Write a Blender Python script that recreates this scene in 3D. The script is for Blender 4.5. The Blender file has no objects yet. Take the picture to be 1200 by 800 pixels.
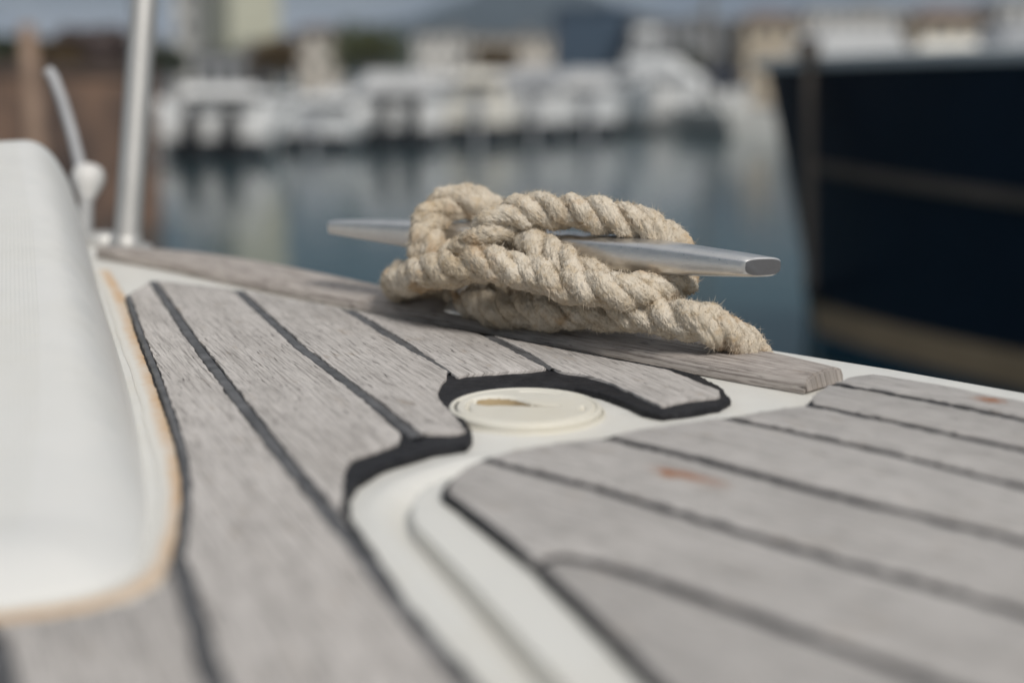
import bpy, bmesh, math, random
import numpy as np
from mathutils import Vector, Matrix
random.seed(7); RNG = np.random.default_rng(7)
C = bpy.context.scene.collection
SC = bpy.context.scene

# ------------------------------------------------------------------ frames
# The boat is built in its own frame: deck plane z = 0, x to starboard of the view, y away.
# The boat sits trimmed a little (TH) on the water (world z = 0).
FPX = 1200*50/36.0
PB = math.radians(11.8)          # angle between view axis and deck plane
TH = math.radians(2.1)           # trim of the deck against the water
HD = 0.2                         # camera above the deck
HC = 1.5                         # camera above the water
PW = PB-TH
def _dir(px, py, p):
    f = Vector((0, math.cos(p), -math.sin(p))); u = Vector((0, math.sin(p), math.cos(p)))
    return f+u*((400-py)/FPX)+Vector((1, 0, 0))*((px-600)/FPX)
def D(px, py, h=0.0):            # measured point on the deck at height h
    d = _dir(px, py, PB); t = (h-HD)/d.z
    return np.array((d.x*t, d.y*t))
def P3(px, py, z):               # measured point at a depth z, boat frame
    d = _dir(px, py, PB)*z
    return np.array((d.x, d.y, HD+d.z))
def W(px, py, z):                # measured point at a depth z, world frame
    d = _dir(px, py, PW)*z
    return Vector((d.x, d.y, HC+d.z))
def WL(px, py, h=0.0):
    d = _dir(px, py, PW); t = (h-HC)/d.z
    return Vector((d.x*t, d.y*t, h))
RX = Matrix.Rotation(TH, 4, 'X')
BOAT = Matrix.Translation((0, 0, HC)) @ RX @ Matrix.Translation((0, 0, -HD))

# ------------------------------------------------------------------ objects
def tag(o, label=None, cat=None, group=None, kind=None):
    if label: o['label'] = label
    if cat: o['category'] = cat
    if group: o['group'] = group
    if kind: o['kind'] = kind
    return o
def empty(name, mat=None, loc=(0, 0, 0), rz=0):
    o = bpy.data.objects.new(name, None); C.objects.link(o); o.empty_display_size = .2
    if mat is not None: o.matrix_world = mat
    else: o.location = loc; o.rotation_euler = (0, 0, rz)
    return o
def link(name, me, m, parent=None, smooth=None, off=None):
    if off is not None: me.transform(Matrix.Translation(off))
    o = bpy.data.objects.new(name, me); C.objects.link(o)
    if m: me.materials.append(m)
    if parent: o.parent = parent
    if smooth is not None:
        me.set_sharp_from_angle(angle=math.radians(smooth)) if smooth < 180 else me.shade_smooth()
    return o
def npmesh(name, V, F):
    me = bpy.data.meshes.new(name); me.from_pydata([tuple(v) for v in V], [], [tuple(f) for f in F]); me.update(); return me
def fastmesh(name, V, quads, tris=None):
    me = bpy.data.meshes.new(name)
    V = np.asarray(V, np.float32); quads = np.asarray(quads, np.int32).reshape(-1, 4)
    tris = np.zeros((0, 3), np.int32) if tris is None else np.asarray(tris, np.int32)
    me.vertices.add(len(V)); me.vertices.foreach_set('co', V.ravel())
    nl = quads.size+tris.size; me.loops.add(nl)
    me.loops.foreach_set('vertex_index', np.concatenate([quads.ravel(), tris.ravel()]))
    me.polygons.add(len(quads)+len(tris))
    st = np.concatenate([np.arange(len(quads))*4, quads.size+np.arange(len(tris))*3]).astype(np.int32)
    me.polygons.foreach_set('loop_start', st)
    me.update(calc_edges=True); me.validate(); me.shade_smooth(); return me
def setuv(me, fn):
    uv = me.uv_layers.new(name='UVMap'); co = np.zeros(len(me.vertices)*3, np.float32)
    me.vertices.foreach_get('co', co); co = co.reshape(-1, 3)
    vi = np.zeros(len(me.loops), np.int32); me.loops.foreach_get('vertex_index', vi)
    uv.data.foreach_set('uv', np.asarray(fn(co), np.float32)[vi].ravel())
def bmfin(name, bm, m, parent=None, smooth=35):
    bmesh.ops.recalc_face_normals(bm, faces=bm.faces[:])
    me = bpy.data.meshes.new(name); bm.to_mesh(me); bm.free(); me.shade_smooth()
    return link(name, me, m, parent, smooth)
def box(bm, c, s, rz=0, taper=1.0):
    r = bmesh.ops.create_cube(bm, size=1.0)
    for v in r['verts']:
        k = taper if v.co.z > 0 else 1.0
        v.co = Vector((v.co.x*s[0]*k, v.co.y*s[1]*k, v.co.z*s[2]))
    bmesh.ops.transform(bm, verts=r['verts'], matrix=Matrix.Translation(c) @ Matrix.Rotation(rz, 4, 'Z'))
    return r['verts']
def tube(bm, pts, r, n=10, caps=True):
    pts = [Vector(p) for p in pts]; rs = r if isinstance(r, (list, tuple)) else [r]*len(pts)
    rings = []
    for i, p in enumerate(pts):
        t = (pts[min(i+1, len(pts)-1)]-pts[max(i-1, 0)]).normalized()
        a = t.cross(Vector((0.31, .2, 1)) if abs(t.z) < .9 else Vector((1, .2, 0))).normalized(); b = t.cross(a)
        rings.append([bm.verts.new(p+(a*math.cos(k*2*math.pi/n)+b*math.sin(k*2*math.pi/n))*rs[i]) for k in range(n)])
    for A, B in zip(rings, rings[1:]):
        for k in range(n): bm.faces.new((A[k], A[(k+1) % n], B[(k+1) % n], B[k]))
    if caps: bm.faces.new(rings[0][::-1]); bm.faces.new(rings[-1])
def loft(bm, rings, closed=True, caps=True):
    R = [[bm.verts.new(Vector(p)) for p in r] for r in rings]; n = len(R[0])
    for A, B in zip(R, R[1:]):
        for k in range(n if closed else n-1):
            bm.faces.new((A[k], A[(k+1) % n], B[(k+1) % n], B[k]))
    if caps: bm.faces.new(R[0][::-1]); bm.faces.new(R[-1])
    return R

# ------------------------------------------------------------------ numpy noise, polylines
def vnoise(p, seed=0):
    p = np.asarray(p, np.float64); i = np.floor(p).astype(np.int64); f = p-i; f = f*f*(3-2*f)
    def h(a):
        x = (a[:, 0]*374761393+a[:, 1]*668265263+a[:, 2]*2147483647+seed*974711) & 0xffffffff
        x = ((x ^ (x >> 13))*1274126177) & 0xffffffff; x = x ^ (x >> 16)
        return (x & 0xffff)/65535.0
    r = 0
    for dx in (0, 1):
        for dy in (0, 1):
            for dz in (0, 1):
                w = (f[:, 0] if dx else 1-f[:, 0])*(f[:, 1] if dy else 1-f[:, 1])*(f[:, 2] if dz else 1-f[:, 2])
                r = r+w*h(i+np.array((dx, dy, dz)))
    return r*2-1
def resample(P, step):
    P = np.asarray(P, float); seg = np.linalg.norm(np.diff(P, axis=0), axis=1); s = np.concatenate([[0], np.cumsum(seg)])
    n = max(2, int(round(s[-1]/step))+1); t = np.linspace(0, s[-1], n)
    return np.stack([np.interp(t, s, P[:, k]) for k in range(P.shape[1])], 1)
def catmull(P, m=12):
    P = np.asarray(P, float); Q = np.vstack([2*P[0]-P[1], P, 2*P[-1]-P[-2]]); out = []
    for i in range(1, len(Q)-2):
        p0, p1, p2, p3 = Q[i-1:i+3]
        t0, t1 = 0, np.linalg.norm(p1-p0)**.5; t2 = t1+np.linalg.norm(p2-p1)**.5; t3 = t2+np.linalg.norm(p3-p2)**.5
        for t in np.linspace(t1, t2, m, endpoint=False):
            A1 = (t1-t)/(t1-t0)*p0+(t-t0)/(t1-t0)*p1; A2 = (t2-t)/(t2-t1)*p1+(t-t1)/(t2-t1)*p2; A3 = (t3-t)/(t3-t2)*p2+(t-t2)/(t3-t2)*p3
            B1 = (t2-t)/(t2-t0)*A1+(t-t0)/(t2-t0)*A2; B2 = (t3-t)/(t3-t1)*A2+(t-t1)/(t3-t1)*A3
            out.append((t2-t)/(t2-t1)*B1+(t-t1)/(t2-t1)*B2)
    out.append(P[-1]); return np.array(out)
def offset(P, d):                # positive d = to the right of the running direction
    P = np.asarray(P, float); T = np.gradient(P, axis=0); T /= np.linalg.norm(T, axis=1)[:, None]
    return P+np.stack([T[:, 1], -T[:, 0]], 1)*d
def pdist(X, Y, P):
    d = np.full(X.shape, 1e9)
    for a, b in zip(P[:-1], P[1:]):
        e = b-a; L = max(e @ e, 1e-12); t = np.clip(((X-a[0])*e[0]+(Y-a[1])*e[1])/L, 0, 1)
        d = np.minimum(d, np.hypot(X-a[0]-t*e[0], Y-a[1]-t*e[1]))
    return d
def inside(X, Y, P):
    r = np.zeros(X.shape, bool)
    for a, b in zip(P, np.roll(P, -1, axis=0)):
        c = (a[1] > Y) != (b[1] > Y)
        with np.errstate(divide='ignore', invalid='ignore'):
            r ^= c & (X < (b[0]-a[0])*(Y-a[1])/(b[1]-a[1])+a[0])
    return r

# ------------------------------------------------------------------ materials
def lin(r, g, b):
    f = lambda c: (c/255/12.92 if c/255 <= .04045 else ((c/255+.055)/1.055)**2.4)
    return (f(r), f(g), f(b), 1)
class NT:
    def __init__(s, name):
        s.m = bpy.data.materials.new(name); s.m.use_nodes = True; s.t = s.m.node_tree; s.t.nodes.clear()
        s.out = s.n('ShaderNodeOutputMaterial'); s.b = s.n('ShaderNodeBsdfPrincipled'); s.l(s.b.outputs[0], s.out.inputs[0])
    def n(s, t, **k):
        x = s.t.nodes.new(t)
        for a, v in k.items(): setattr(x, a, v)
        return x
    def l(s, a, b): s.t.links.new(a, b)
    def put(s, sock, v):
        if hasattr(v, 'links') or isinstance(v, bpy.types.NodeSocket): s.l(v, sock)
        else: sock.default_value = v
    def coord(s, kind='Object'): return s.n('ShaderNodeTexCoord').outputs[kind]
    def mapping(s, vec, scale=(1, 1, 1), loc=(0, 0, 0)):
        x = s.n('ShaderNodeMapping'); s.l(vec, x.inputs[0]); x.inputs['Scale'].default_value = scale; s.put(x.inputs['Location'], loc); return x.outputs[0]
    def noise(s, vec, scale, detail=3, rough=.55, dist=0):
        x = s.n('ShaderNodeTexNoise'); s.l(vec, x.inputs['Vector']); x.inputs['Scale'].default_value = scale
        x.inputs['Detail'].default_value = detail; x.inputs['Roughness'].default_value = rough; x.inputs['Distortion'].default_value = dist; return x.outputs[0]
    def ramp(s, fac, *stops):
        x = s.n('ShaderNodeValToRGB'); s.l(fac, x.inputs[0]); e = x.color_ramp.elements
        while len(e) < len(stops): e.new(.5)
        for i, (p, c) in enumerate(stops):
            e[i].position = p; e[i].color = c if isinstance(c, tuple) else (c, c, c, 1)
        return x.outputs[0]
    def mix(s, fac, a, b, mode='MIX'):
        x = s.n('ShaderNodeMix', data_type='RGBA', blend_type=mode); s.put(x.inputs[0], fac); s.put(x.inputs[6], a); s.put(x.inputs[7], b); return x.outputs[2]
    def math(s, op, a, b=0.0, c=0.0):
        x = s.n('ShaderNodeMath', operation=op); s.put(x.inputs[0], a); s.put(x.inputs[1], b); s.put(x.inputs[2], c); return x.outputs[0]
    def bump(s, h, strength=.4, dist=.001, prev=None):
        x = s.n('ShaderNodeBump'); s.l(h, x.inputs['Height']); x.inputs['Strength'].default_value = strength; x.inputs['Distance'].default_value = dist
        if prev is not None: s.l(prev, x.inputs['Normal'])
        return x.outputs[0]
    def set(s, color=None, rough=None, metal=None, normal=None, spec=None):
        if color is not None: s.put(s.b.inputs['Base Color'], color)
        if rough is not None: s.put(s.b.inputs['Roughness'], rough)
        if metal is not None: s.put(s.b.inputs['Metallic'], metal)
        if normal is not None: s.l(normal, s.b.inputs['Normal'])
        if spec is not None: s.b.inputs['Specular IOR Level'].default_value = spec
        return s.m
def wood(name, c1, c2, dark, stains=(), rough=.8, grain=1.0):
    k = NT(name); uv = k.coord('UV'); rnd = k.n('ShaderNodeObjectInfo').outputs['Random']
    off = k.n('ShaderNodeCombineXYZ'); k.l(k.math('MULTIPLY', rnd, 31.0), off.inputs[0]); k.l(k.math('MULTIPLY', rnd, 17.0), off.inputs[1])
    mp = lambda s: k.mapping(uv, s, off.outputs[0])
    broad = k.noise(mp((5, 22, 1)), 1, 3, .6); tone = k.noise(mp((14, 60, 1)), 1, 4, .65)
    streak = k.noise(mp((14, 650, 1)), 1, 3, .6, .3); fine = k.noise(mp((45, 1900, 1)), 1, 2, .6); pore = k.noise(mp((55, 900, 1)), 1, 2, .5)
    col = k.mix(k.ramp(broad, (.3, 0.), (.7, 1.)), c1, c2)
    col = k.mix(k.ramp(tone, (.35, 0.), (.72, .8)), col, tuple(min(1, x*1.18) for x in c1[:3])+(1,))
    col = k.mix(k.ramp(streak, (.34, .60*grain), (.50, 0.)), col, dark)
    col = k.mix(k.ramp(fine, (.36, .5*grain), (.5, 0.)), col, dark)
    col = k.mix(k.ramp(pore, (.30, .95*grain), (.37, 0.)), col, tuple(x*.55 for x in dark[:3])+(1,))
    wn = k.noise(mp((30, 70, 1)), 1, 4, .65); col = k.mix(k.ramp(wn, (.60, 0.), (.74, .5)), col, lin(150, 132, 112))
    col = k.mix(k.math('MULTIPLY', rnd, .16), col, dark)
    if stains:
        pos = k.n('ShaderNodeNewGeometry').outputs['Position']; sep = k.n('ShaderNodeSeparateXYZ'); k.l(pos, sep.inputs[0])
        wob = k.math('MULTIPLY', k.math('SUBTRACT', k.noise(pos, 260, 3, .6), .5), 1.5)
        for (x, y, rx, ry, ang) in stains:
            dx = k.math('SUBTRACT', sep.outputs[0], x); dy = k.math('SUBTRACT', sep.outputs[1], y); ca, sa = math.cos(ang), math.sin(ang)
            a = k.math('ADD', k.math('MULTIPLY', dx, ca/rx), k.math('MULTIPLY', dy, sa/rx)); b = k.math('ADD', k.math('MULTIPLY', dx, -sa/ry), k.math('MULTIPLY', dy, ca/ry))
            r = k.math('ADD', k.math('SQRT', k.math('ADD', k.math('MULTIPLY', a, a), k.math('MULTIPLY', b, b))), wob)
            col = k.mix(k.ramp(r, (.12, .8), (1., 0.)), col, lin(150, 95, 56))
    hgt = k.math('ADD', k.math('MULTIPLY', streak, 1.0), k.math('ADD', k.math('MULTIPLY', fine, .5), k.math('MULTIPLY', k.ramp(pore, (.27, 0.), (.38, 1.)), .6)))
    return k.set(col, rough, 0, k.bump(hgt, .8, .0007), .25)
def plain(name, col, rough=.6, metal=0, var=.12, scale=8, bumps=0):
    k = NT(name); o = k.coord('Object'); n = k.noise(o, scale, 4, .6)
    c = k.mix(k.ramp(n, (.3, 0.), (.7, 1.)), tuple(x*(1-var) for x in col[:3])+(1,), tuple(min(1, x*(1+var)) for x in col[:3])+(1,))
    return k.set(c, rough, metal, k.bump(k.noise(o, scale*4, 4), bumps, .01) if bumps else None)

# teak
st1 = BOAT @ Vector((*D(787, 557, .008), .008)); st2 = BOAT @ Vector((*D(1160, 470, .008), .008)); st3 = BOAT @ Vector((*D(810, 560, .008), .008))
TEAK = wood('weathered_teak', (.565, .530, .500, 1), (.450, .418, .390, 1), (.165, .148, .135, 1))
TEAKR = wood('weathered_teak_lid', (.500, .472, .448, 1), (.410, .384, .362, 1), (.20, .185, .17, 1),
             [(st3.x, st3.y, .026, .007, -.8), (st1.x, st1.y, .011, .007, -.8), (st1.x-.002, st1.y+.001, .006, .004, -.8), (st2.x, st2.y, .013, .009, -.8), (st2.x, st2.y, .006, .004, -.8)], .62)
RAILW = wood('weathered_rail_teak', (.475, .430, .395, 1), (.355, .312, .282, 1), (.105, .085, .072, 1), grain=1.15)
# black caulking
k = NT('black_caulking'); o = k.coord('Object')
n1 = k.noise(o, 90, 4, .6); n2 = k.noise(o, 600, 3, .6)
CAULK = k.set(k.mix(k.ramp(n1, (.35, 0.), (.7, 1.)), (.010, .010, .012, 1), (.024, .024, .027, 1)), k.ramp(n2, (.3, .5), (.7, .7)), 0,
              k.bump(n2, .35, .0006, k.bump(n1, .8, .003)), .25)
SEAM = plain('weathered_rubber_sheen', (.095, .094, .096, 1), .55, 0, .45, 60, .15)  # grey of weathered rubber, with the sheen of the seams painted in
# gelcoat
def gelcoat(name, col, stain, ribs=False, amount=.25):
    k = NT(name); o = k.coord('Object'); n = k.noise(o, 9, 5, .62); n2 = k.noise(o, 55, 4, .6)
    c = k.mix(k.math('MULTIPLY', k.ramp(n, (.48, 0.), (.75, 1.)), amount), col, stain)
    c = k.mix(k.math('MULTIPLY', k.ramp(n2, (.6, 0.), (.78, 1.)), amount*.6), c, stain)
    nrm = k.bump(k.noise(o, 420, 2), .12, .0006)
    if ribs:
        uv = k.coord('UV'); w = k.n('ShaderNodeTexWave', wave_type='BANDS', bands_direction='X', wave_profile='SIN'); k.l(uv, w.inputs[0]); w.inputs['Scale'].default_value = 125; w.inputs['Distortion'].default_value = .6; w.inputs['Detail Scale'].default_value = 3
        v = k.n('ShaderNodeTexWave', wave_type='BANDS', bands_direction='Y', wave_profile='SIN'); k.l(uv, v.inputs[0]); v.inputs['Scale'].default_value = 60
        nrm = k.bump(k.math('ADD', w.outputs['Fac'], k.math('MULTIPLY', v.outputs['Fac'], .3)), .25, .0007, nrm)
    return k.set(c, k.ramp(n2, (.3, .3), (.7, .5)), 0, nrm, .45)
GEL = gelcoat('white_gelcoat', (.70, .685, .64, 1), (.55, .48, .36, 1), amount=.3)
GELC = gelcoat('coaming_gelcoat', (.70, .69, .66, 1), (.62, .59, .5, 1), amount=.2)
GELN = gelcoat('nonskid_gelcoat', (.685, .675, .64, 1), (.6, .57, .49, 1), True, .25)
k = NT('rusty_sealant'); o = k.coord('Object'); n = k.noise(o, 18, 5, .65); n2 = k.noise(o, 140, 4, .6)
sp = k.n('ShaderNodeSeparateXYZ'); k.l(k.coord('UV'), sp.inputs[0])
prof_r = k.ramp(k.math('ADD', sp.outputs[1], k.math('MULTIPLY', k.math('SUBTRACT', n2, .5), .25)), (.04, .1), (.18, .7), (.36, 1.), (.56, .75), (.82, .0))
fac = k.math('MULTIPLY', prof_r, k.ramp(n, (.26, .25), (.62, 1.)))
c = k.mix(fac, (.69, .67, .62, 1), (.60, .39, .21, 1)); RUST = k.set(c, .6, 0, k.bump(n2, .4, .001))
CREAM = gelcoat('cream_plastic', (.70, .67, .59, 1), (.58, .48, .28, 1), amount=.22)
# metals
k = NT('worn_aluminium'); o = k.coord('Object'); mp = k.mapping(o, (30, 900, 900)); s = k.noise(mp, 1, 3, .6); n = k.noise(o, 60, 4, .6)
ALU = k.set(k.mix(k.ramp(n, (.3, 0.), (.7, 1.)), (.60, .59, .58, 1), (.70, .69, .67, 1)), k.ramp(s, (.3, .27), (.7, .44)), .92, k.bump(s, .18, .0004, k.bump(n, .15, .001)))
k = NT('cut_aluminium_reflection'); o = k.coord('Object'); ALUD = k.set((.20, .20, .205, 1), .45, .9, k.bump(k.noise(o, 500, 3), .3, .0005))  # cut end of the cleat: its dark reflection is put into the base colour
STEEL = plain('stainless_steel', (.50, .49, .47, 1), .5, .55, .06, 20)
WHITEPL = plain('white_plastic', (.72, .70, .67, 1), .45, 0, .06, 30)
WIRE = plain('grey_rod', (.42, .42, .43, 1), .5, 0, .1, 40)
# rope
k = NT('worn_rope'); o = k.coord('Object'); a = k.noise(o, 22, 4, .6); b = k.noise(o, 160, 4, .65); d = k.noise(o, 900, 2, .6)
c = k.mix(k.ramp(a, (.35, 0.), (.68, 1.)), (.67, .60, .50, 1), (.56, .47, .35, 1))
c = k.mix(k.ramp(b, (.50, 0.), (.72, .65)), c, (.50, .38, .23, 1)); c = k.mix(k.ramp(b, (.22, .6), (.42, 0.)), c, (.72, .67, .59, 1))
c = k.mix(k.ramp(d, (.25, .55), (.42, 0.)), c, (.22, .17, .12, 1))
e_ = k.noise(o, 38, 3, .6); c = k.mix(k.ramp(e_, (.56, 0.), (.70, .6)), c, (.46, .29, .14, 1))
ROPE = k.set(c, .95, 0, k.bump(d, .6, .0008), .15)

# ================================================================== THE BOAT
p0 = np.array((*D(616, 474), 0.0))
boat = empty('sailing_boat', BOAT @ Matrix.Translation(p0))
tag(boat, 'white sailing boat deck laid with weathered grey teak planks, black seams and a metal cleat', 'boat')
OFF = Vector(-p0)
def put(name, me, m, parent=None, smooth=None):
    return link(name, me, m, parent or boat, smooth, OFF)
def putbm(name, bm, m, parent=None, smooth=35):
    bmesh.ops.recalc_face_normals(bm, faces=bm.faces[:])
    me = bpy.data.meshes.new(name); bm.to_mesh(me); bm.free(); me.shade_smooth()
    return put(name, me, m, parent, smooth)
DL = np.array((D(535, 437, .006)-D(415, 367, .006))); DL /= np.linalg.norm(DL)      # run of the side planks
DRR = D(1200, 633, .008)-D(712, 512, .008); DRR /= np.linalg.norm(DRR)                # run of the lid planks
def px(L, h): return np.array([D(x, y, h) for x, y in L])
def extend(P, length, d=None):
    P = np.asarray(P, float); t = d if d is not None else P[-1]-P[-2]; t = t/np.linalg.norm(t)
    return np.vstack([P, P[-1]+t*length])
def slab(name, outline, z0, z1, m, grain=None, bev=.0011, jit=.00035, parent=None, seg=2, step=.004, seed=0, frame=None):
    P = resample(np.vstack([outline, outline[:1]]), step)[:-1]
    if jit:
        q = np.c_[P*420, np.full(len(P), seed*3.7)]; q2 = np.c_[P*90, np.full(len(P), seed*1.3)]
        P = P+np.stack([vnoise(q, 1), vnoise(q, 2)], 1)*jit+np.stack([vnoise(q2, 3), vnoise(q2, 4)], 1)*jit
    bm = bmesh.new(); vs = [bm.verts.new((x, y, z0)) for x, y in P]; f = bm.faces.new(vs)
    r = bmesh.ops.extrude_face_region(bm, geom=[f]); top = [v for v in r['geom'] if isinstance(v, bmesh.types.BMVert)]
    for v in top: v.co.z = z1
    tf = [g for g in r['geom'] if isinstance(g, bmesh.types.BMFace)][0]
    if bev: bmesh.ops.bevel(bm, geom=list(tf.edges), offset=bev, segments=seg, profile=.5, affect='EDGES', clamp_overlap=True)
    bmesh.ops.triangulate(bm, faces=[f for f in bm.faces if len(f.verts) > 4], quad_method='BEAUTY', ngon_method='BEAUTY')
    bmesh.ops.recalc_face_normals(bm, faces=bm.faces[:])
    me = bpy.data.meshes.new(name); bm.to_mesh(me); bm.free(); me.shade_smooth()
    if grain is not None:
        g = grain; sd = seed*.37
        setuv(me, lambda co: np.stack([co[:, 0]*g[0]+co[:, 1]*g[1]+sd, co[:, 0]*g[1]-co[:, 1]*g[0]+sd+co[:, 2]*1.0], 1))
    return put(name, me, m, parent, 40)

# --- seam lines of the side deck (traced on the deck, plank top 6 mm)
ZT, ZR = .0060, .0088
S0 = px([(150, 345), (163, 385), (183, 435), (202, 487), (215, 530), (219.5, 570), (216, 612), (208, 652)], ZT)
S0b = extend(px([(208, 656), (228, 722), (250, 800)], ZT), .36, DL)
S1 = extend(px([(179, 329), (225, 396), (268, 453), (330, 532), (400, 618), (470, 708), (550, 800)], ZT), .34, DL)
S2 = px([(279, 340), (350, 405), (430, 465), (490, 511)], ZT)
S3 = px([(409, 363), (470, 400), (530, 436)], ZT)
S4 = px([(573, 393), (615, 414), (650, 431)], ZT)
SL = extend(px([(-6, 752), (8, 800)], ZT), .36, DL)
hw = .0040
R_ = lambda S: offset(resample(S, .01), -hw)   # edge on the right of a seam (seams run towards the camera)
L_ = lambda S: offset(resample(S, .01), hw)
# orientation check: running direction is towards -y, so its right hand is -x; flip so R_ lies at larger x
plk = []
plk.append(np.vstack([offset(resample(S0, .01), -.0022), R_(S0b), L_(S1)[::-1], px([(171, 333), (156, 343)], ZT)]))
notchA = px([(398, 602), (400, 580), (404, 548), (413, 536), (440, 527), (467, 518), (471, 509)], ZT)
S1u = S1[:5]
plk.append(np.vstack([R_(S1u), notchA, L_(S2[:3])[::-1], px([(268, 338), (196, 330)], ZT)]))
notchB = px([(493, 506), (506, 506.5), (530, 507.5), (546, 504), (534, 488), (519, 473), (512.5, 460), (517, 449), (523, 442), (524, 434)], ZT)
plk.append(np.vstack([R_(S2[:3]), notchB, L_(S3[:2])[::-1], px([(398, 360.5), (300, 342.5)], ZT)]))
notchC = px([(536, 441), (545, 438.5), (560, 437.5), (590, 435.5), (620, 434), (641, 431)], ZT)
plk.append(np.vstack([R_(S3[:2]), notchC, L_(S4[:2])[::-1], px([(560, 390.5), (430, 366)], ZT)]))
notchD = px([(654, 434), (680, 437.5), (710, 445.5), (740, 458), (761, 469), (776, 474.5), (800, 469), (845, 463.5), (843, 457), (785, 433)], ZT)
plk.append(np.vstack([R_(S4[:2]), notchD, px([(700, 417), (597, 397)], ZT)]))
plk.append(np.vstack([R_(SL), L_(S0b)[::-1], px([(203, 668), (186, 688), (150, 705), (100, 717), (40, 725), (-12, 730)], ZT)]))
for i, P in enumerate(plk):
    slab('deck_plank', P, .0008, ZT, TEAK, DL, .0011, .0007, seed=i+1)
# black bed and seams of the side deck
bed = np.vstack([px([(150, 345), (177, 329.5), (279, 339.5), (412, 363), (470, 373), (509, 379.5), (581, 392), (700, 415), (785, 430), (812, 436), (844, 451), (857, 466), (843, 474), (809, 480), (776, 484), (755, 480),
                     (731, 469), (704, 459), (680, 454), (640, 452), (600, 452), (565, 456), (541, 466), (536, 478), (553, 502), (553, 512), (546, 520), (506, 526), (449, 544), (419, 562), (409, 580), (411, 602)], .0046),
                 offset(resample(S1[5:], .01), -.0043), offset(resample(SL, .01), .03)[::-1],
                 px([(-20, 728), (40, 723), (100, 715), (150, 703), (184, 686), (200, 664)], .0046), offset(resample(S0, .01), .0026)[::-1]])
slab('deck_caulking', bed, .0004, .0042, CAULK, None, .0012, .0004, step=.003, seed=3)

for q, (sl_, w_) in enumerate(((S0, .0019), (S0b, .0033), (S1, .0033), (S2, .0032), (S3, .0031), (S4, .0031), (SL, .0033))):
    L0 = resample(sl_, .004); jj = .0004*vnoise(np.c_[L0*160, np.full(len(L0), q*5.)], 31)
    T0 = np.gradient(L0, axis=0); T0 /= np.linalg.norm(T0, axis=1)[:, None]; N0 = np.stack([T0[:, 1], -T0[:, 0]], 1)
    zj = .0056+.0003*vnoise(np.c_[L0*90, np.full(len(L0), q*9.)], 32)
    bm = bmesh.new(); loft(bm, [[(*(p+nn*(w_*a_+(dj if a_ > 0 else 0))), z_-.0006*(1-abs(a_)**3)*0-.0012*(abs(a_) > .95)) for a_ in (-1, -.8, -.4, 0, .4, .8, 1)] for p, nn, dj, z_ in zip(L0, N0, jj, zj)], False, False)
    putbm('caulk_seam', bm, SEAM, smooth=180)

# --- foredeck moulding: one heightfield sheet with the gutter round the locker lid
A = np.array((math.sin(math.radians(45)), -math.cos(math.radians(45)))); B = np.array((A[1]*-1, A[0]))
def vedge(u): return .740+.054*np.clip((u+1.25)/.8, 0, 1)
GUT = extend(px([(566, 548), (520, 563), (498, 573), (484, 584), (478, 598), (484, 622), (546, 688), (640, 796)], 0), .3)
uu = np.unique(np.round(np.concatenate([np.linspace(-1.34, -.8, 90), np.linspace(-.8, -.05, 420), np.linspace(-.05, 1.2, 60), np.linspace(1.2, 6, 12)]), 5))
tt = np.unique(np.round(np.concatenate([np.linspace(0, .1, 26), np.linspace(.1, .62, 240), np.linspace(.62, 1.2, 40), np.linspace(1.2, 3.2, 8)]), 5))
U, T = np.meshgrid(uu, tt, indexing='ij'); V = vedge(U)-T
X = U*A[0]+V*B[0]; Y = U*A[1]+V*B[1]
g = pdist(X, Y, GUT)
Z = -.0048*np.exp(-(g/.0052)**2)+.0016*np.exp(-((g-.015)/.0065)**2)
Z -= .010*np.clip(1-T/.010, 0, 1)**2
me = fastmesh('deck', np.stack([X, Y, Z], -1).reshape(-1, 3), [])
nu, nt = len(uu), len(tt); i, j = np.meshgrid(np.arange(nu-1), np.arange(nt-1), indexing='ij'); q = i*nt+j
bpy.data.meshes.remove(me)
me = fastmesh('deck', np.stack([X, Y, Z], -1).reshape(-1, 3), np.stack([q, q+1, q+nt+1, q+nt], -1).reshape(-1, 4)[:, ::-1])
put('deck', me, GEL)
# hull sides, from the rounded deck edge down to below the water
edge = []
for u in uu: edge.append(u*A+vedge(u)*B)
edge = np.array(edge); tr = np.array([uu[0]*A+(vedge(uu[0])-t)*B for t in np.linspace(.0, 3.2, 30)]); far = np.array([uu[-1]*A+(vedge(uu[-1])-t)*B for t in np.linspace(0, 3.2, 6)])
back = np.array([u*A+(vedge(u)-3.2)*B for u in np.linspace(uu[0], uu[-1], 12)])
loop = np.vstack([edge, far[1:], back[::-1][1:], tr[::-1][1:-1]]); cen = loop.mean(0)
bm = bmesh.new(); rings = []
for z, o_ in ((-.0095, 0), (-.014, .001), (-.03, .002), (-.4, -.01), (-1.0, -.06), (-1.6, -.25)):
    d = cen-loop; d /= np.linalg.norm(d, axis=1)[:, None]; rings.append([(*(p-dd*o_), z) for p, dd in zip(loop, d)])
loft(bm, rings, True, False); putbm('hull', bm, GEL, smooth=50)

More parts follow.
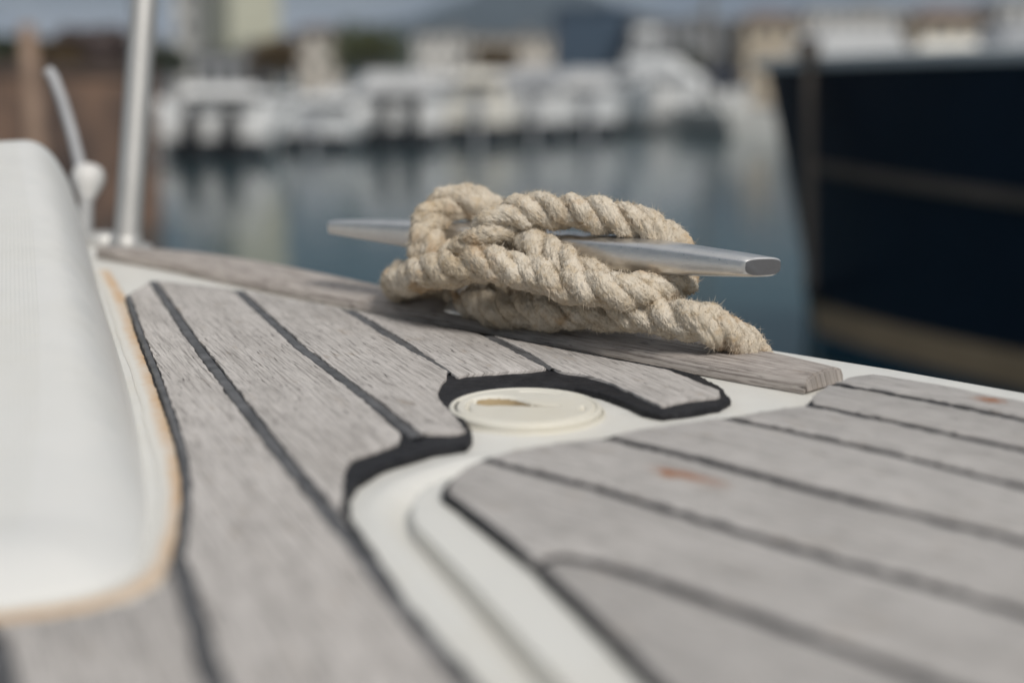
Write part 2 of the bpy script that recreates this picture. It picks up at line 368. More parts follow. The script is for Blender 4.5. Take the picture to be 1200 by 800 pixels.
# --- toe rail: lofted wooden strip with a rounded top
lo = resample(px([(112, 303), (200, 319), (280, 337), (400, 361), (509, 380), (700, 416), (830, 443), (944, 463)], 0), .02)
up = px([(120, 291.5), (210, 293.5), (300, 304), (400, 324), (500, 346), (700, 381), (902, 410), (990, 433)], .0085)
s_ = np.linspace(0, 1, 90)
def par(P, s): 
    L = np.concatenate([[0], np.cumsum(np.linalg.norm(np.diff(P, axis=0), axis=1))]); L /= L[-1]
    return np.stack([np.interp(s, L, P[:, 0]), np.interp(s, L, P[:, 1])], 1)
lo = par(lo, s_); up = par(up, s_)
sm = lambda P: np.stack([np.convolve(np.pad(P[:, k], 4, mode='reflect', reflect_type='odd'), np.ones(9)/9, 'valid') for k in (0, 1)], 1)
lo, up = sm(lo), sm(up)
prof = [(0, .0006), (0, .004), (.02, .0070), (.08, .0096), (.2, .0112), (.5, .0122), (.8, .0112), (.93, .0092), (.985, .006), (1, .0006)]
V_, F_ = [], []; n = len(prof); UVs = []
dist = np.concatenate([[0], np.cumsum(np.linalg.norm(np.diff(lo, axis=0), axis=1))])
for q, (a, b) in enumerate(zip(lo, up)):
    for w, z in prof:
        p = a+(b-a)*w; V_.append((p[0], p[1], z)); UVs.append((dist[q], w*.055+z*.6))
for q in range(len(lo)-1):
    for j in range(n-1): F_.append((q*n+j, q*n+j+1, q*n+n+j+1, q*n+n+j))
    F_.append((q*n+n-1, q*n, q*n+n, q*n+2*n-1))
F_.append(tuple(range(n))); e0 = (len(lo)-1)*n; F_.append(tuple(e0+k_ for k_ in range(n))[::-1])
me = npmesh('toe_rail', V_, F_); setuv(me, lambda co: np.array(UVs))
bm = bmesh.new(); bm.from_mesh(me); bmesh.ops.recalc_face_normals(bm, faces=bm.faces[:])
bm.faces.ensure_lookup_table(); endf = [f for f in bm.faces if len(f.verts) > 4]
for f in endf: bmesh.ops.bevel(bm, geom=list(f.edges), offset=.0012, segments=2, affect='EDGES')
bm.to_mesh(me); bm.free(); put('toe_rail', me, RAILW, smooth=40)

# --- locker lid: white rim, black bed, planks
lid_root = None
rim_o = extend(px([(530, 562), (512, 569), (496, 577.5), (486, 588), (482, 600), (488, 620), (551, 686), (651, 798)], .002), .3)
rim_i = extend(px([(575, 556), (600, 590), (660, 650), (800, 800)], .002), .3)
lid = slab('locker_lid', np.vstack([rim_o, rim_i[::-1]]), -.004, .0039, GEL, None, .0036, 0, seg=4, step=.004)
Ts = [[(973, 448), (1080, 467), (1200, 491)], [(948, 473), (1070, 498), (1200, 526)], [(850, 489), (940, 507), (1070, 537), (1200, 570)],
      [(712, 512), (800, 532), (1000, 585), (1200, 633)], [(567, 537), (700, 571), (900, 632), (1200, 716)], [(628, 659), (642, 652), (660, 651), (700, 658), (800, 691), (950, 745), (1100, 800)]]
Ts = [extend(px(t, ZR), L) for t, L in zip(Ts, (.5, .5, .5, .5, .5, .55))]
top = extend(px([(1003, 440.5), (1022, 438), (1100, 450), (1200, 470)], ZR), .5)
left = extend(px([(527, 577), (568, 606), (632, 657)], ZR), .001); left2 = extend(px([(645, 668), (709, 728), (780, 800)], ZR), .3); left2b = extend(px([(634, 668), (697, 728), (767, 800)], ZR), .3)
rw = .0040
up_ = lambda S: offset(resample(S, .012), -rw)   # far side of a lid seam
dn_ = lambda S: offset(resample(S, .012), rw)    # near side
ends = [px([(985, 447), (994, 442)], ZR), px([(951, 466), (960, 457), (970, 451)], ZR), px([(862, 487), (896, 481), (944, 474)], ZR), px([(722, 509), (742, 504), (845, 489)], ZR),
        px([(576, 534), (600, 527), (660, 517), (705, 512)], ZR)]
lines = [top]+Ts
rp = []
for q in range(5):
    far_s = lines[q] if q == 0 else dn_(lines[q]); near_s = up_(lines[q+1])
    rp.append(np.vstack([far_s, near_s[::-1], ends[q]]))
rp.append(np.vstack([dn_(Ts[4]), up_(Ts[5])[::-1], left[::-1], px([(524, 573), (529, 564), (540, 551), (560, 540)], ZR)]))
d6 = dn_(Ts[5]); rp.append(np.vstack([d6, left2[::-1], px([(641, 664)], ZR)]))
for q, P in enumerate(rp):
    slab('lid_plank', P, .0030, ZR, TEAKR, DRR, .0016, .0003, lid, seed=q+20)
lb = np.vstack([offset(resample(top, .012), .0)+0, (Ts[5][-1:]), left2b[::-1], px([(630, 662), (560, 608), (518, 576), (516, 572), (524, 562), (545, 546), (562, 536.5), (600, 526), (706, 510.5), (742, 503), (845, 488), (946, 472), (958, 458), (972, 449), (985, 446)], ZR)])
slab('lid_caulking_and_shade', lb, .0030, ZR-.0012, CAULK, None, .0008, .0003, lid, seed=50)  # black strip left of the planks is caulk plus painted edge shade

# --- coaming: rounded moulded block with non-skid top
CB = px([(103, 308), (108, 325), (116, 350), (130, 392), (145, 440), (160, 500), (169, 560), (172, 610), (166, 645), (148, 670), (118, 687), (60, 700), (0, 708), (-160, 722)], .001)
farL = np.array([(-.95, 1.12)]); foot = np.vstack([catmull(CB, 6), np.array([(-.95, CB[-1][1]+.02)]), farL, CB[0]+np.array([(-.16, -.045), (-.05, .0), (-.018, .006)])])
xs = np.unique(np.concatenate([np.linspace(-.96, -.5, 60), np.linspace(-.5, -.09, 190)])); ys = np.linspace(.44, 1.45, 420)
X, Y = np.meshgrid(xs, ys, indexing='ij'); ins = inside(X, Y, foot); d = pdist(X, Y, np.vstack([foot, foot[:1]])); d = np.where(ins, d, -d)
ramp = np.interp(Y, [.45, .55, .62, .8, 1.0, 1.25, 1.32, 1.45], [.010, .0125, .020, .045, .075, .116, .1225, .124])
wd = np.interp(Y, [.5, .7, 1.0, 1.3], [.046, .046, .046, .058])
f = np.clip(d/wd, 0, 1); prof_ = np.power(1-(1-f)**2.5, np.interp(Y, [.6, .95, 1.2, 1.3], [1.0, .85, .62, .58]))
Z = np.where(d > 0, ramp*prof_+.0005, -.002)
# snap the rim of the heightfield on to the footprint outline
keep = d > -.004
idx = -np.ones(X.shape, int); idx[keep] = np.arange(keep.sum())
VV = np.stack([X, Y, Z], -1)
a = (idx[:-1, :-1] >= 0) & (idx[1:, :-1] >= 0) & (idx[1:, 1:] >= 0) & (idx[:-1, 1:] >= 0)
quads = np.stack([idx[:-1, :-1][a], idx[1:, :-1][a], idx[1:, 1:][a], idx[:-1, 1:][a]], 1)
me = fastmesh('coaming', VV[keep], quads); put('coaming', me, GELC)
k2 = d > wd*.84; idx = -np.ones(X.shape, int); idx[k2] = np.arange(k2.sum())
a = (idx[:-1, :-1] >= 0) & (idx[1:, :-1] >= 0) & (idx[1:, 1:] >= 0) & (idx[:-1, 1:] >= 0)
quads = np.stack([idx[:-1, :-1][a], idx[1:, :-1][a], idx[1:, 1:][a], idx[:-1, 1:][a]], 1)
V2 = VV[k2].copy(); rise = np.clip((d-wd*.84)[k2]/.012, 0, 1); V2[:, 2] += -.0004+.0006*rise
me = fastmesh('nonskid_panel', V2, quads)
cdir = CB[5]-CB[0]; cdir /= np.linalg.norm(cdir)
setuv(me, lambda co: np.stack([co[:, 0]*cdir[1]-co[:, 1]*cdir[0], co[:, 0]*cdir[0]+co[:, 1]*cdir[1]], 1)); put('nonskid_panel', me, GELN)
# rust stained sealant along its foot
SB = catmull(px([(120, 316), (136, 345), (152, 388), (172, 440), (190, 500), (203, 548), (205, 590), (199, 630), (184, 661), (160, 684), (110, 703), (50, 714), (0, 720), (-160, 735)], .002), 8)
SB = resample(SB, .004); wv = .0082+.0008*vnoise(np.c_[SB*40, np.zeros(len(SB))], 9); bm = bmesh.new()
T_ = np.gradient(SB, axis=0); T_ /= np.linalg.norm(T_, axis=1)[:, None]; N_ = np.stack([T_[:, 1], -T_[:, 0]], 1); rings = []
for p, nn, w in zip(SB, N_, wv):
    rings.append([(*(p+nn*w*s), (.0003+.0016*math.sqrt(max(0, 1-abs(s)**2.4)))) for s in (-1, -.85, -.5, 0, .5, .85, 1)])
loft(bm, rings, False, False); ob = putbm('rust_stained_sealant', bm, RUST, smooth=180)
uvs = np.array([(q*.004, (s_v+1)/2) for q in range(len(SB)) for s_v in (-1, -.85, -.5, 0, .5, .85, 1)]); setuv(ob.data, lambda co: uvs)

# --- filler cap, a turned disc with a twisted finger slot
R0 = .0425; zc = .0050; cc = D(615.5, 474.5, zc)
rr = np.concatenate([np.linspace(0, .030, 50), np.linspace(.0303, R0-.002, 30), R0-.002+.002*np.sin(np.linspace(.2, math.pi/2, 6)), [R0, R0]])
zz = np.concatenate([np.full(80, zc), zc-.002+.002*np.cos(np.linspace(.2, math.pi/2, 6)), [zc-.003, .0]])
th = np.linspace(0, 2*math.pi, 240, endpoint=False); Rg, Tg = np.meshgrid(rr, th, indexing='ij'); x = Rg*np.cos(Tg); y = Rg*np.sin(Tg); z = np.repeat(zz[:, None], 240, 1)
sl = px([(568, 469.5), (584, 468.5), (606, 471.5), (630, 474.2), (655, 474.5)], zc)-cc; sl = catmull(sl, 8)
ws = np.interp(np.linspace(0, 1, len(sl)), [0, .12, .35, .6, 1], [.0044, .0112, .0100, .0048, .0012])
dep = np.zeros_like(x)
for p, w in zip(sl, ws): dep = np.maximum(dep, np.clip(1.7*(1.1-np.hypot(x-p[0], y-p[1])/w), 0, 1))
dep = dep*dep*(3-2*dep); z = z-.0044*dep
ang = np.degrees(Tg) % 360; gr = np.exp(-((Rg-.0320)/.0010)**2)
arc = (((ang > 50) & (ang < 96)) | ((ang > 150) & (ang < 205)) | ((ang > 340) & (ang < 358)))
z = z-.0026*gr*arc-.0014*np.exp(-((Rg-.0385)/.0008)**2)
q = np.arange(len(rr)-1)[:, None]*240+np.arange(240)[None]; q2 = np.arange(len(rr)-1)[:, None]*240+(np.arange(240)[None]+1) % 240
me = fastmesh('filler_cap', np.stack([x+cc[0], y+cc[1], z], -1).reshape(-1, 3), np.stack([q, q+240, q2+240, q2], -1).reshape(-1, 4)[:, ::1])
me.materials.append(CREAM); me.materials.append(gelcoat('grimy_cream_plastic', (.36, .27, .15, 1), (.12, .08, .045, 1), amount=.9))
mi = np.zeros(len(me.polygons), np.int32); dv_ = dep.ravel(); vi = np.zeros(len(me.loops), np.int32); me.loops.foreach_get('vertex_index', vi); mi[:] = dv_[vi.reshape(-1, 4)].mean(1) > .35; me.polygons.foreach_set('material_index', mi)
cap = put('filler_cap', me, None)
bm = bmesh.new(); ring = []
for r, zq in ((R0+.0005, .0), (R0+.0005, .0008), (R0+.0008, .0014), (R0+.0014, .0014), (R0+.0019, .0010), (R0+.0020, 0)):
    ring.append([(cc[0]+r*math.cos(t), cc[1]+r*math.sin(t), zq) for t in th[::2]])
loft(bm, ring, True, False); putbm('cap_flange', bm, CREAM, cap, smooth=60)

# --- mooring cleat
CA = P3(390, 264.5, 1.10); CBp = P3(910, 315, .86)
ax = CBp-CA; LEN = np.linalg.norm(ax); ax /= LEN; lat = np.cross(ax, (0, 0, 1)); lat /= np.linalg.norm(lat); upv = np.cross(lat, ax)
st = [(0, .0050, .0036, -.001), (.006, .0080, .0054, -.0008), (.05, .0098, .0066, -.0004), (.12, .0110, .0082, 0), (.22, .0120, .0102, 0), (.33, .0128, .0118, -.0005), (.5, .0130, .0122, -.0008),
      (.66, .0130, .0120, -.0006), (.76, .0130, .0112, 0), (.86, .0118, .0090, .0002), (.93, .0106, .0074, .0002), (.972, .0094, .0060, .0002)]
def sec(c, hw_, hh, skew=0, n=28):
    out = []
    for k_ in range(n):
        t = 2*math.pi*k_/n; cx, sy = math.cos(t), math.sin(t); e = .62
        x = hw_*math.copysign(abs(cx)**e, cx); y = hh*math.copysign(abs(sy)**(.34 if sy > 0 else .8), sy)
        if sy > 0: x *= 1-.16*sy**2
        out.append(c+lat*x+upv*y+ax*(skew*(x/.01)))
    return out
bm = bmesh.new(); S = np.array(st); ss = np.concatenate([[0, .003, .006], np.linspace(.02, .972, 40)])
rings = [sec(CA+ax*LEN*s+upv*np.interp(s, S[:, 0], S[:, 3]), np.interp(s, S[:, 0], S[:, 1]), np.interp(s, S[:, 0], S[:, 2]), skew=-0.009*max(0, (s-.86)/.112)) for s in ss]
rings.append(sec(CA+ax*LEN*.976+upv*.0002, .0084, .0050, -.009))
loft(bm, rings); bm.faces.ensure_lookup_table()
cleat = empty('mooring_cleat', None); cleat.parent = boat; cleat.location = OFF+Vector(CA+ax*LEN*.46)-Vector((0, 0, .05))
coff = -Vector(CA+ax*LEN*.46)+Vector((0, 0, .05))
def putc(name, bm, m, smooth=40):
    bmesh.ops.recalc_face_normals(bm, faces=bm.faces[:])
    me = bpy.data.meshes.new(name); bm.to_mesh(me); bm.free(); me.shade_smooth(); return link(name, me, m, cleat, smooth, coff)
hb = putc('horn_bar', bm, ALU, 32)
hb.data.materials.append(ALUD)
for p in hb.data.polygons:
    if len(p.vertices) > 4 and p.center.x > 0: p.material_index = 1
for s in (.36, .56):
    bm = bmesh.new(); c = CA+ax*LEN*s; rings = []
    for z, r in ((.0120, .016), (.0145, .0155), (.018, .0125), (.034, .0105), (.05, .0112), (.062, .0122)):
        rings.append([(c[0]+ax[0]*r*1.25*math.cos(t)+lat[0]*r*math.sin(t), c[1]+ax[1]*r*1.25*math.cos(t)+lat[1]*r*math.sin(t), z) for t in np.linspace(0, 2*math.pi, 24, endpoint=False)])
    loft(bm, rings); putc('leg', bm, ALU)

# --- stanchion and the guard wire with its white fitting
b = D(146, 292, .0); zd = 1.42
bm = bmesh.new(); p_b = np.array((*D(148, 291, .0), -.004)); p_t = P3(173, -60, zd+.02); tube(bm, [p_b, (p_b+p_t)/2, p_t, p_t+(p_t-p_b)*.9], .0136, 24)
so = putbm('stanchion', bm, STEEL, smooth=50)
bm = bmesh.new(); dv = (p_t-p_b)/np.linalg.norm(p_t-p_b)
loft(bm, [[(p_b[0]+r*math.cos(t), p_b[1]+r*math.sin(t), z) for t in np.linspace(0, 2*math.pi, 24, endpoint=False)] for z, r in ((-.008, .026), (.001, .026), (.003, .024), (.004, .017), (.012, .0155), (.014, .0137))])
putbm('stanchion_base', bm, STEEL, so)
bm = bmesh.new(); zg = 1.50
tube(bm, [P3(x, y, zg) for x, y in ((56, 82), (62, 90), (72, 116), (84, 155), (94, 195), (98, 212))], .0062, 12); wo = putbm('bent_rod', bm, WIRE, smooth=60)
bm = bmesh.new(); ctr = P3(103, 212, zg); axd = P3(100, 275, zg-.02)-P3(105, 200, zg); axd /= np.linalg.norm(axd)
tube(bm, [ctr-axd*.017, ctr-axd*.0165, ctr-axd*.013, ctr-axd*.006, ctr+axd*.003, ctr+axd*.012, ctr+axd*.02, ctr+axd*.026], [.004, .009, .0145, .0172, .0165, .0125, .008, .0065], 20); putbm('end_fitting', bm, WHITEPL, wo, 60)
bm = bmesh.new(); tube(bm, [ctr+axd*.02, P3(99, 262, zg-.03), P3(97, 284, zg-.06), P3(96, 300, zg-.08)], [.007, .009, .008, .008], 14); putbm('lashing_eye', bm, STEEL, wo, 60)
bm = bmesh.new(); cq = D(118, 286, 0); loft(bm, [[(cq[0]+r*math.cos(t), cq[1]+r*math.sin(t)*.7, z) for t in np.linspace(0, 2*math.pi, 20, endpoint=False)] for z, r in ((-.008, .03), (.006, .029), (.011, .024), (.013, .012))]); putbm('deck_fitting', bm, STEEL)

# ================================================================== THE ROPE
def zb(pxx): return 1/np.interp(pxx, [390, 918], [1/1.10, 1/.86])
RP = [(912, 484, .072), (894, 446, .053), (878, 411, .026), (855, 392, .004), (826, 379, -.010), (785, 373, -.014), (741, 368, -.014), (693, 366, -.012), (646, 365, -.012), (598, 363, -.010), (567, 358, -.004), (545, 346, .008), (532, 330, .028),
      (535, 308, .042), (548, 290, .046), (568, 268, .040), (592, 262, .008), (619, 283, -.024), (652, 306, -.032), (688, 325, -.028), (715, 335, -.006), (718, 340, .028), (670, 340, .050), (590, 338, .055), (520, 338, .050), (480, 338, .030),
      (465, 331, .000), (478, 326, -.028), (503, 319, -.050), (544, 311, -.058), (582, 311, -.056), (620, 319, -.048), (662, 331, -.040), (705, 338, -.036), (741, 342, -.028), (770, 342, -.008), (796, 331, .018), (800, 306, .034), (786, 284, .022), (764, 268, .008),
      (725, 257, -.006), (687, 250, -.016), (646, 246, -.024), (606, 249, -.036), (580, 265, -.046), (563, 281, -.050), (548, 295, -.046), (532, 305, -.030), (519, 312, -.010), (517, 320, .014), (530, 312, .034), (562, 294, .046), (582, 270, .040), (576, 249, .024),
      (558, 237, .010), (533, 237, -.006), (511, 249, -.020), (500, 271, -.034), (500, 295, -.042), (505, 312, -.030), (513, 328, -.012)]
path = np.array([P3(x, y, zb(x)+dz) for x, y, dz in RP]); path = resample(catmull(path, 14), .0008)
for _ in range(2): path = np.stack([np.convolve(np.pad(path[:, k_], 8, mode='reflect', reflect_type='odd'), np.ones(17)/17, 'valid') for k_ in range(3)], 1)
n = len(path); T_ = np.gradient(path, axis=0); T_ /= np.linalg.norm(T_, axis=1)[:, None]
N_ = np.zeros_like(T_); v = np.cross(T_[0], (0, 0, 1.)); v /= np.linalg.norm(v)
for q in range(n):
    v = v-T_[q]*(v @ T_[q]); v /= np.linalg.norm(v); N_[q] = v
B_ = np.cross(T_, N_)
slen = np.arange(n)*.0008; PITCH = .056; RO, RS = .0055, .0071; NS = 40
Vr, Qr, Nr, Tr = [], [], [], []
for st_ in range(3):
    wob = vnoise(np.c_[slen*30, np.full(n, st_*9.), np.zeros(n)], 5)
    ph = 2*math.pi*(slen/PITCH+st_/3)+.45*wob; e1 = N_*np.cos(ph)[:, None]+B_*np.sin(ph)[:, None]; e2 = -N_*np.sin(ph)[:, None]+B_*np.cos(ph)[:, None]
    cen = path+e1*(RO*(1+.16*wob))[:, None]
    tang = np.gradient(cen, axis=0); tang /= np.linalg.norm(tang, axis=1)[:, None]
    e1 = e1-tang*np.sum(e1*tang, 1)[:, None]; e1 /= np.linalg.norm(e1, axis=1)[:, None]; e2 = np.cross(tang, e1)
    fi = np.linspace(0, 2*math.pi, NS*2, endpoint=False)
    F2, S2_ = np.meshgrid(fi, slen, indexing='xy')
    tw = F2-2*math.pi*S2_/.034
    yarn = np.abs(np.sin(8.5*tw))**.6
    dirv = e1[:, None, :]*np.cos(F2)[..., None]+e2[:, None, :]*np.sin(F2)[..., None]
    base = cen[:, None, :]+dirv*RS
    q3 = base.reshape(-1, 3)
    nz = vnoise(q3*420, 11).reshape(F2.shape)*.00042+vnoise(q3*1300, 12).reshape(F2.shape)*.00036+vnoise(q3*110, 13).reshape(F2.shape)*.0010
    rad = RS*(1+.13*vnoise(np.c_[slen*45, np.full(n, st_*7.+3), np.zeros(n)], 6))[:, None]-.0011+.0015*yarn*(.75+.5*vnoise(q3*75, 14).reshape(F2.shape))+nz*1.9
    pts = cen[:, None, :]+dirv*rad[..., None]
    o0 = sum(len(a) for a in Vr); m_ = NS*2
    Vr.append(pts.reshape(-1, 3)); Nr.append(dirv.reshape(-1, 3)); Tr.append((tang[:, None, :]+.9*np.cross(tang[:, None, :], dirv)).reshape(-1, 3))
    ii, jj = np.meshgrid(np.arange(n-1), np.arange(m_), indexing='ij'); a = ii*m_+jj; b = ii*m_+(jj+1) % m_
    Qr.append(np.stack([a, b, b+m_, a+m_], -1).reshape(-1, 4)+o0)
Vr = np.vstack(Vr); Nr = np.vstack(Nr); Tr = np.vstack(Tr); Qr = np.vstack(Qr)
# frayed fibres standing off the strands (keep those facing out of the rope)
cidx = np.tile(np.repeat(np.arange(n), NS*2), 3); out = np.sum((Vr-path[cidx])*Nr, 1) > .005
cand = np.nonzero(out & (cidx > 60))[0]; pick = RNG.choice(cand, 330000)
clump = vnoise(Vr[pick]*260, 21); pick = pick[clump > -.1]; m = len(pick)
pv, pn, pt = Vr[pick], Nr[pick], Tr[pick]; pt = pt/np.linalg.norm(pt, axis=1)[:, None]
sg = np.where(RNG.random(m) < .5, 1, -1)[:, None]; rnd = RNG.normal(size=(m, 3))
Lf = (RNG.gamma(2.0, .0013, m).clip(.0008, .0075))[:, None]
d1 = pn*.55+pt*sg*.9+rnd*.35; d1 /= np.linalg.norm(d1, axis=1)[:, None]; d2 = d1+rnd[:, ::-1]*.55+pn*RNG.normal(0, .35, (m, 1))+np.array((0, 0, -.25)); d2 /= np.linalg.norm(d2, axis=1)[:, None]
wdt = RNG.uniform(.00007, .00016, m)[:, None]; sd = np.cross(d1, rnd); sd /= np.linalg.norm(sd, axis=1)[:, None]
p0_ = pv-pn*.0003; p1_ = p0_+d1*Lf*.5; p2_ = p1_+d2*Lf*.5
fv = np.stack([p0_-sd*wdt, p0_+sd*wdt, p1_-sd*wdt*.8, p1_+sd*wdt*.8, p2_], 1).reshape(-1, 3); b0 = len(Vr)+np.arange(m)*5
fq = np.stack([b0, b0+1, b0+3, b0+2], 1); ft = np.stack([b0+2, b0+3, b0+4], 1)
rp0 = Vector(path[n//2]); me = fastmesh('mooring_rope', np.vstack([Vr, fv]), np.vstack([Qr, fq]), ft); me.transform(Matrix.Translation(-rp0))
rope = link('mooring_rope', me, ROPE); rope.matrix_world = BOAT @ Matrix.Translation(rp0)
tag(rope, 'frayed beige mooring rope wound in a figure of eight round the metal deck cleat', 'rope')

# ================================================================== WATER, SHORE, HILLS, SKY
k = NT('harbour_water'); o = k.coord('Object')
w1 = k.noise(k.mapping(o, (1, 1, 1)), 1.1, 3, .55, .4); w2 = k.noise(o, 6.5, 3, .5, .2)
nb = k.bump(w2, .06, .03, k.bump(w1, .16, .09))
WATER = k.set((.020, .050, .060, 1), .09, 0, nb, .5); k.b.inputs['IOR'].default_value = 1.33
bm = bmesh.new(); bmesh.ops.create_grid(bm, x_segments=8, y_segments=8, size=4000); wat = bmfin('water', bm, WATER); wat.location = (0, 3000, 0); tag(wat, kind='structure')

SHORE = plain('quay_concrete', (.27, .25, .23, 1), .85, 0, .2, .6, .2)
ZS = 95.0
bm = bmesh.new(); box(bm, (0, ZS+450, .2), (1600, 900, 1.6)); box(bm, (0, ZS+1, 1.03), (1600, 1.2, .08)); s = bmfin('shore', bm, SHORE); tag(s, kind='structure')
HILL = plain('hill_scrub', (.022, .034, .040, 1), .95, 0, .35, .01, 0)
xs = np.linspace(-2600, 2600, 160); ys = np.linspace(1500, 3400, 40); X, Y = np.meshgrid(xs, ys, indexing='ij')
prof = 70+85*np.exp(-((X-20)/260)**2)+22*np.sin(X/433+2)+30*vnoise(np.c_[X.ravel()/160, Y.ravel()/160, 0*X.ravel()], 4).reshape(X.shape)
Z = prof*np.sin(np.clip((Y-1500)/1100, 0, 1)*math.pi/2)**1.2+12*vnoise(np.c_[X.ravel()/60, Y.ravel()/60, 0*X.ravel()], 8).reshape(X.shape)-2
a, b = X.shape; i, j = np.meshgrid(np.arange(a-1), np.arange(b-1), indexing='ij'); q = i*b+j
h = link('hills', fastmesh('hills', np.stack([X, Y, Z], -1).reshape(-1, 3), np.stack([q, q+b, q+b+1, q+1], -1).reshape(-1, 4)), HILL); tag(h, kind='structure')

# ------------------------------------------------------------------ buildings
WINDOW = plain('window_glass', (.05, .055, .06, 1), .15, 0, .2, 1)
def building(label, x0, x1, ytop, z, wall, roofc, depth=12, floors=2, cols=4, roof='flat', base=1.0, ybot=None, rz=0, cat='building'):
    a, b = W(x0, ytop, z), W(x1, ytop, z); cx = (a.x+b.x)/2; w = b.x-a.x; top = a.z
    e = empty('harbour_building', loc=(cx, a.y+depth/2, base), rz=rz); tag(e, label, cat)
    h = top-base
    bm = bmesh.new(); box(bm, (0, 0, h/2), (w, depth, h)); bmfin('wall', bm, wall, e)
    bm = bmesh.new()
    if roof == 'flat': box(bm, (0, 0, h+.12), (w+.5, depth+.5, .24)); box(bm, (w*.2, 0, h+.6), (w*.2, 2, .8))
    else:
        rg = min(w, depth)*.22; rr_ = [[(-w/2-.4, -depth/2-.4, h), (w/2+.4, -depth/2-.4, h), (w/2+.4, depth/2+.4, h), (-w/2-.4, depth/2+.4, h)], [(-w/2+w*.25, -.05, h+rg), (w/2-w*.25, -.05, h+rg), (w/2-w*.25, .05, h+rg), (-w/2+w*.25, .05, h+rg)]]; loft(bm, rr_)
    bmfin('roof', bm, roofc, e)
    wm = None
    for f_ in range(floors):
        for c_ in range(cols):
            fx = -w/2+(c_+.5)*w/cols; fz = h*(f_+.55)/floors; ww, wh = w/cols*.42, h/floors*.42
            if wm is None:
                bm = bmesh.new(); box(bm, (0, 0, 0), (ww, .08, wh)); o_ = bmfin('window', bm, WINDOW, e); wm = o_.data
            else:
                o_ = bpy.data.objects.new('window', wm); C.objects.link(o_); o_.parent = e
            o_.location = (fx, -depth/2-.03, fz)
    return e
wl = lambda n, c: plain(n, c, .85, 0, .1, .4)
W1, W2, W3, W4, W5 = wl('beige_render', (.56, .52, .46, 1)), wl('white_render', (.64, .63, .60, 1)), wl('cream_render', (.50, .50, .40, 1)), wl('ochre_render', (.50, .43, .33, 1)), wl('grey_render', (.27, .28, .29, 1))
RED = wl('red_tile', (.17, .12, .10, 1)); GREYR = wl('grey_roof', (.2, .2, .2, 1)); BLUEC = plain('blue_cladding', (.045, .075, .115, 1), .5, 0, .15, .3)
cb = building('tall plain cream block with an olive band at its foot behind the white boats', 237, 298, -120, 118, W3, GREYR, 9, 0, 3, rz=.42)
bm = bmesh.new(); cw = W(298, 0, 118).x-W(237, 0, 118).x; ch_ = W(0, 57, 118).z; box(bm, (0, 0, ch_-1.0), (cw+.08, 9.08, .45)); bmfin('olive_band', bm, wl('olive_trim', (.22, .23, .09, 1)), cb)
building('narrow pale tower with a red roof beside the cream block', 204, 226, -18, 128, W2, RED, 8, 4, 1, 'hip')
building('low grey shed below the tall cream block', 226, 306, 62, 106, W5, GREYR, 8, 1, 4)
building('pale beige house between the brown tree and the olive tree', 346, 388, 36, 122, W1, RED, 10, 3, 2, 'hip')
building('whitish apartment block right of the olive tree', 486, 548, 40, 130, W2, GREYR, 12, 3, 4)
building('beige terrace with ochre end beside the blue boat shed', 552, 648, 44, 126, W1, GREYR, 12, 3, 6)
building('large dark blue boat shed towering behind the motorboats', 655, 742, 12, 140, BLUEC, BLUEC, 20, 0, 1)
building('long dull grey waterfront block behind the motor yacht', 742, 872, 26, 134, W5, GREYR, 14, 3, 7)
building('ochre house behind the grey sailboat mast', 876, 942, 24, 128, W4, RED, 10, 3, 3, 'hip')
building('wide white hotel front beyond the bow of the navy hull', 946, 1075, 14, 138, W2, GREYR, 14, 4, 8)
building('sand coloured house with red roof above the navy hull', 1082, 1168, 22, 132, W4, RED, 12, 3, 4, 'hip')
building('white block at the end of the waterfront', 1174, 1290, 4, 130, W2, GREYR, 14, 4, 6)
building('dull grey warehouse behind the dark quay', 60, 196, 66, 150, W5, GREYR, 14, 2, 6, 'hip')

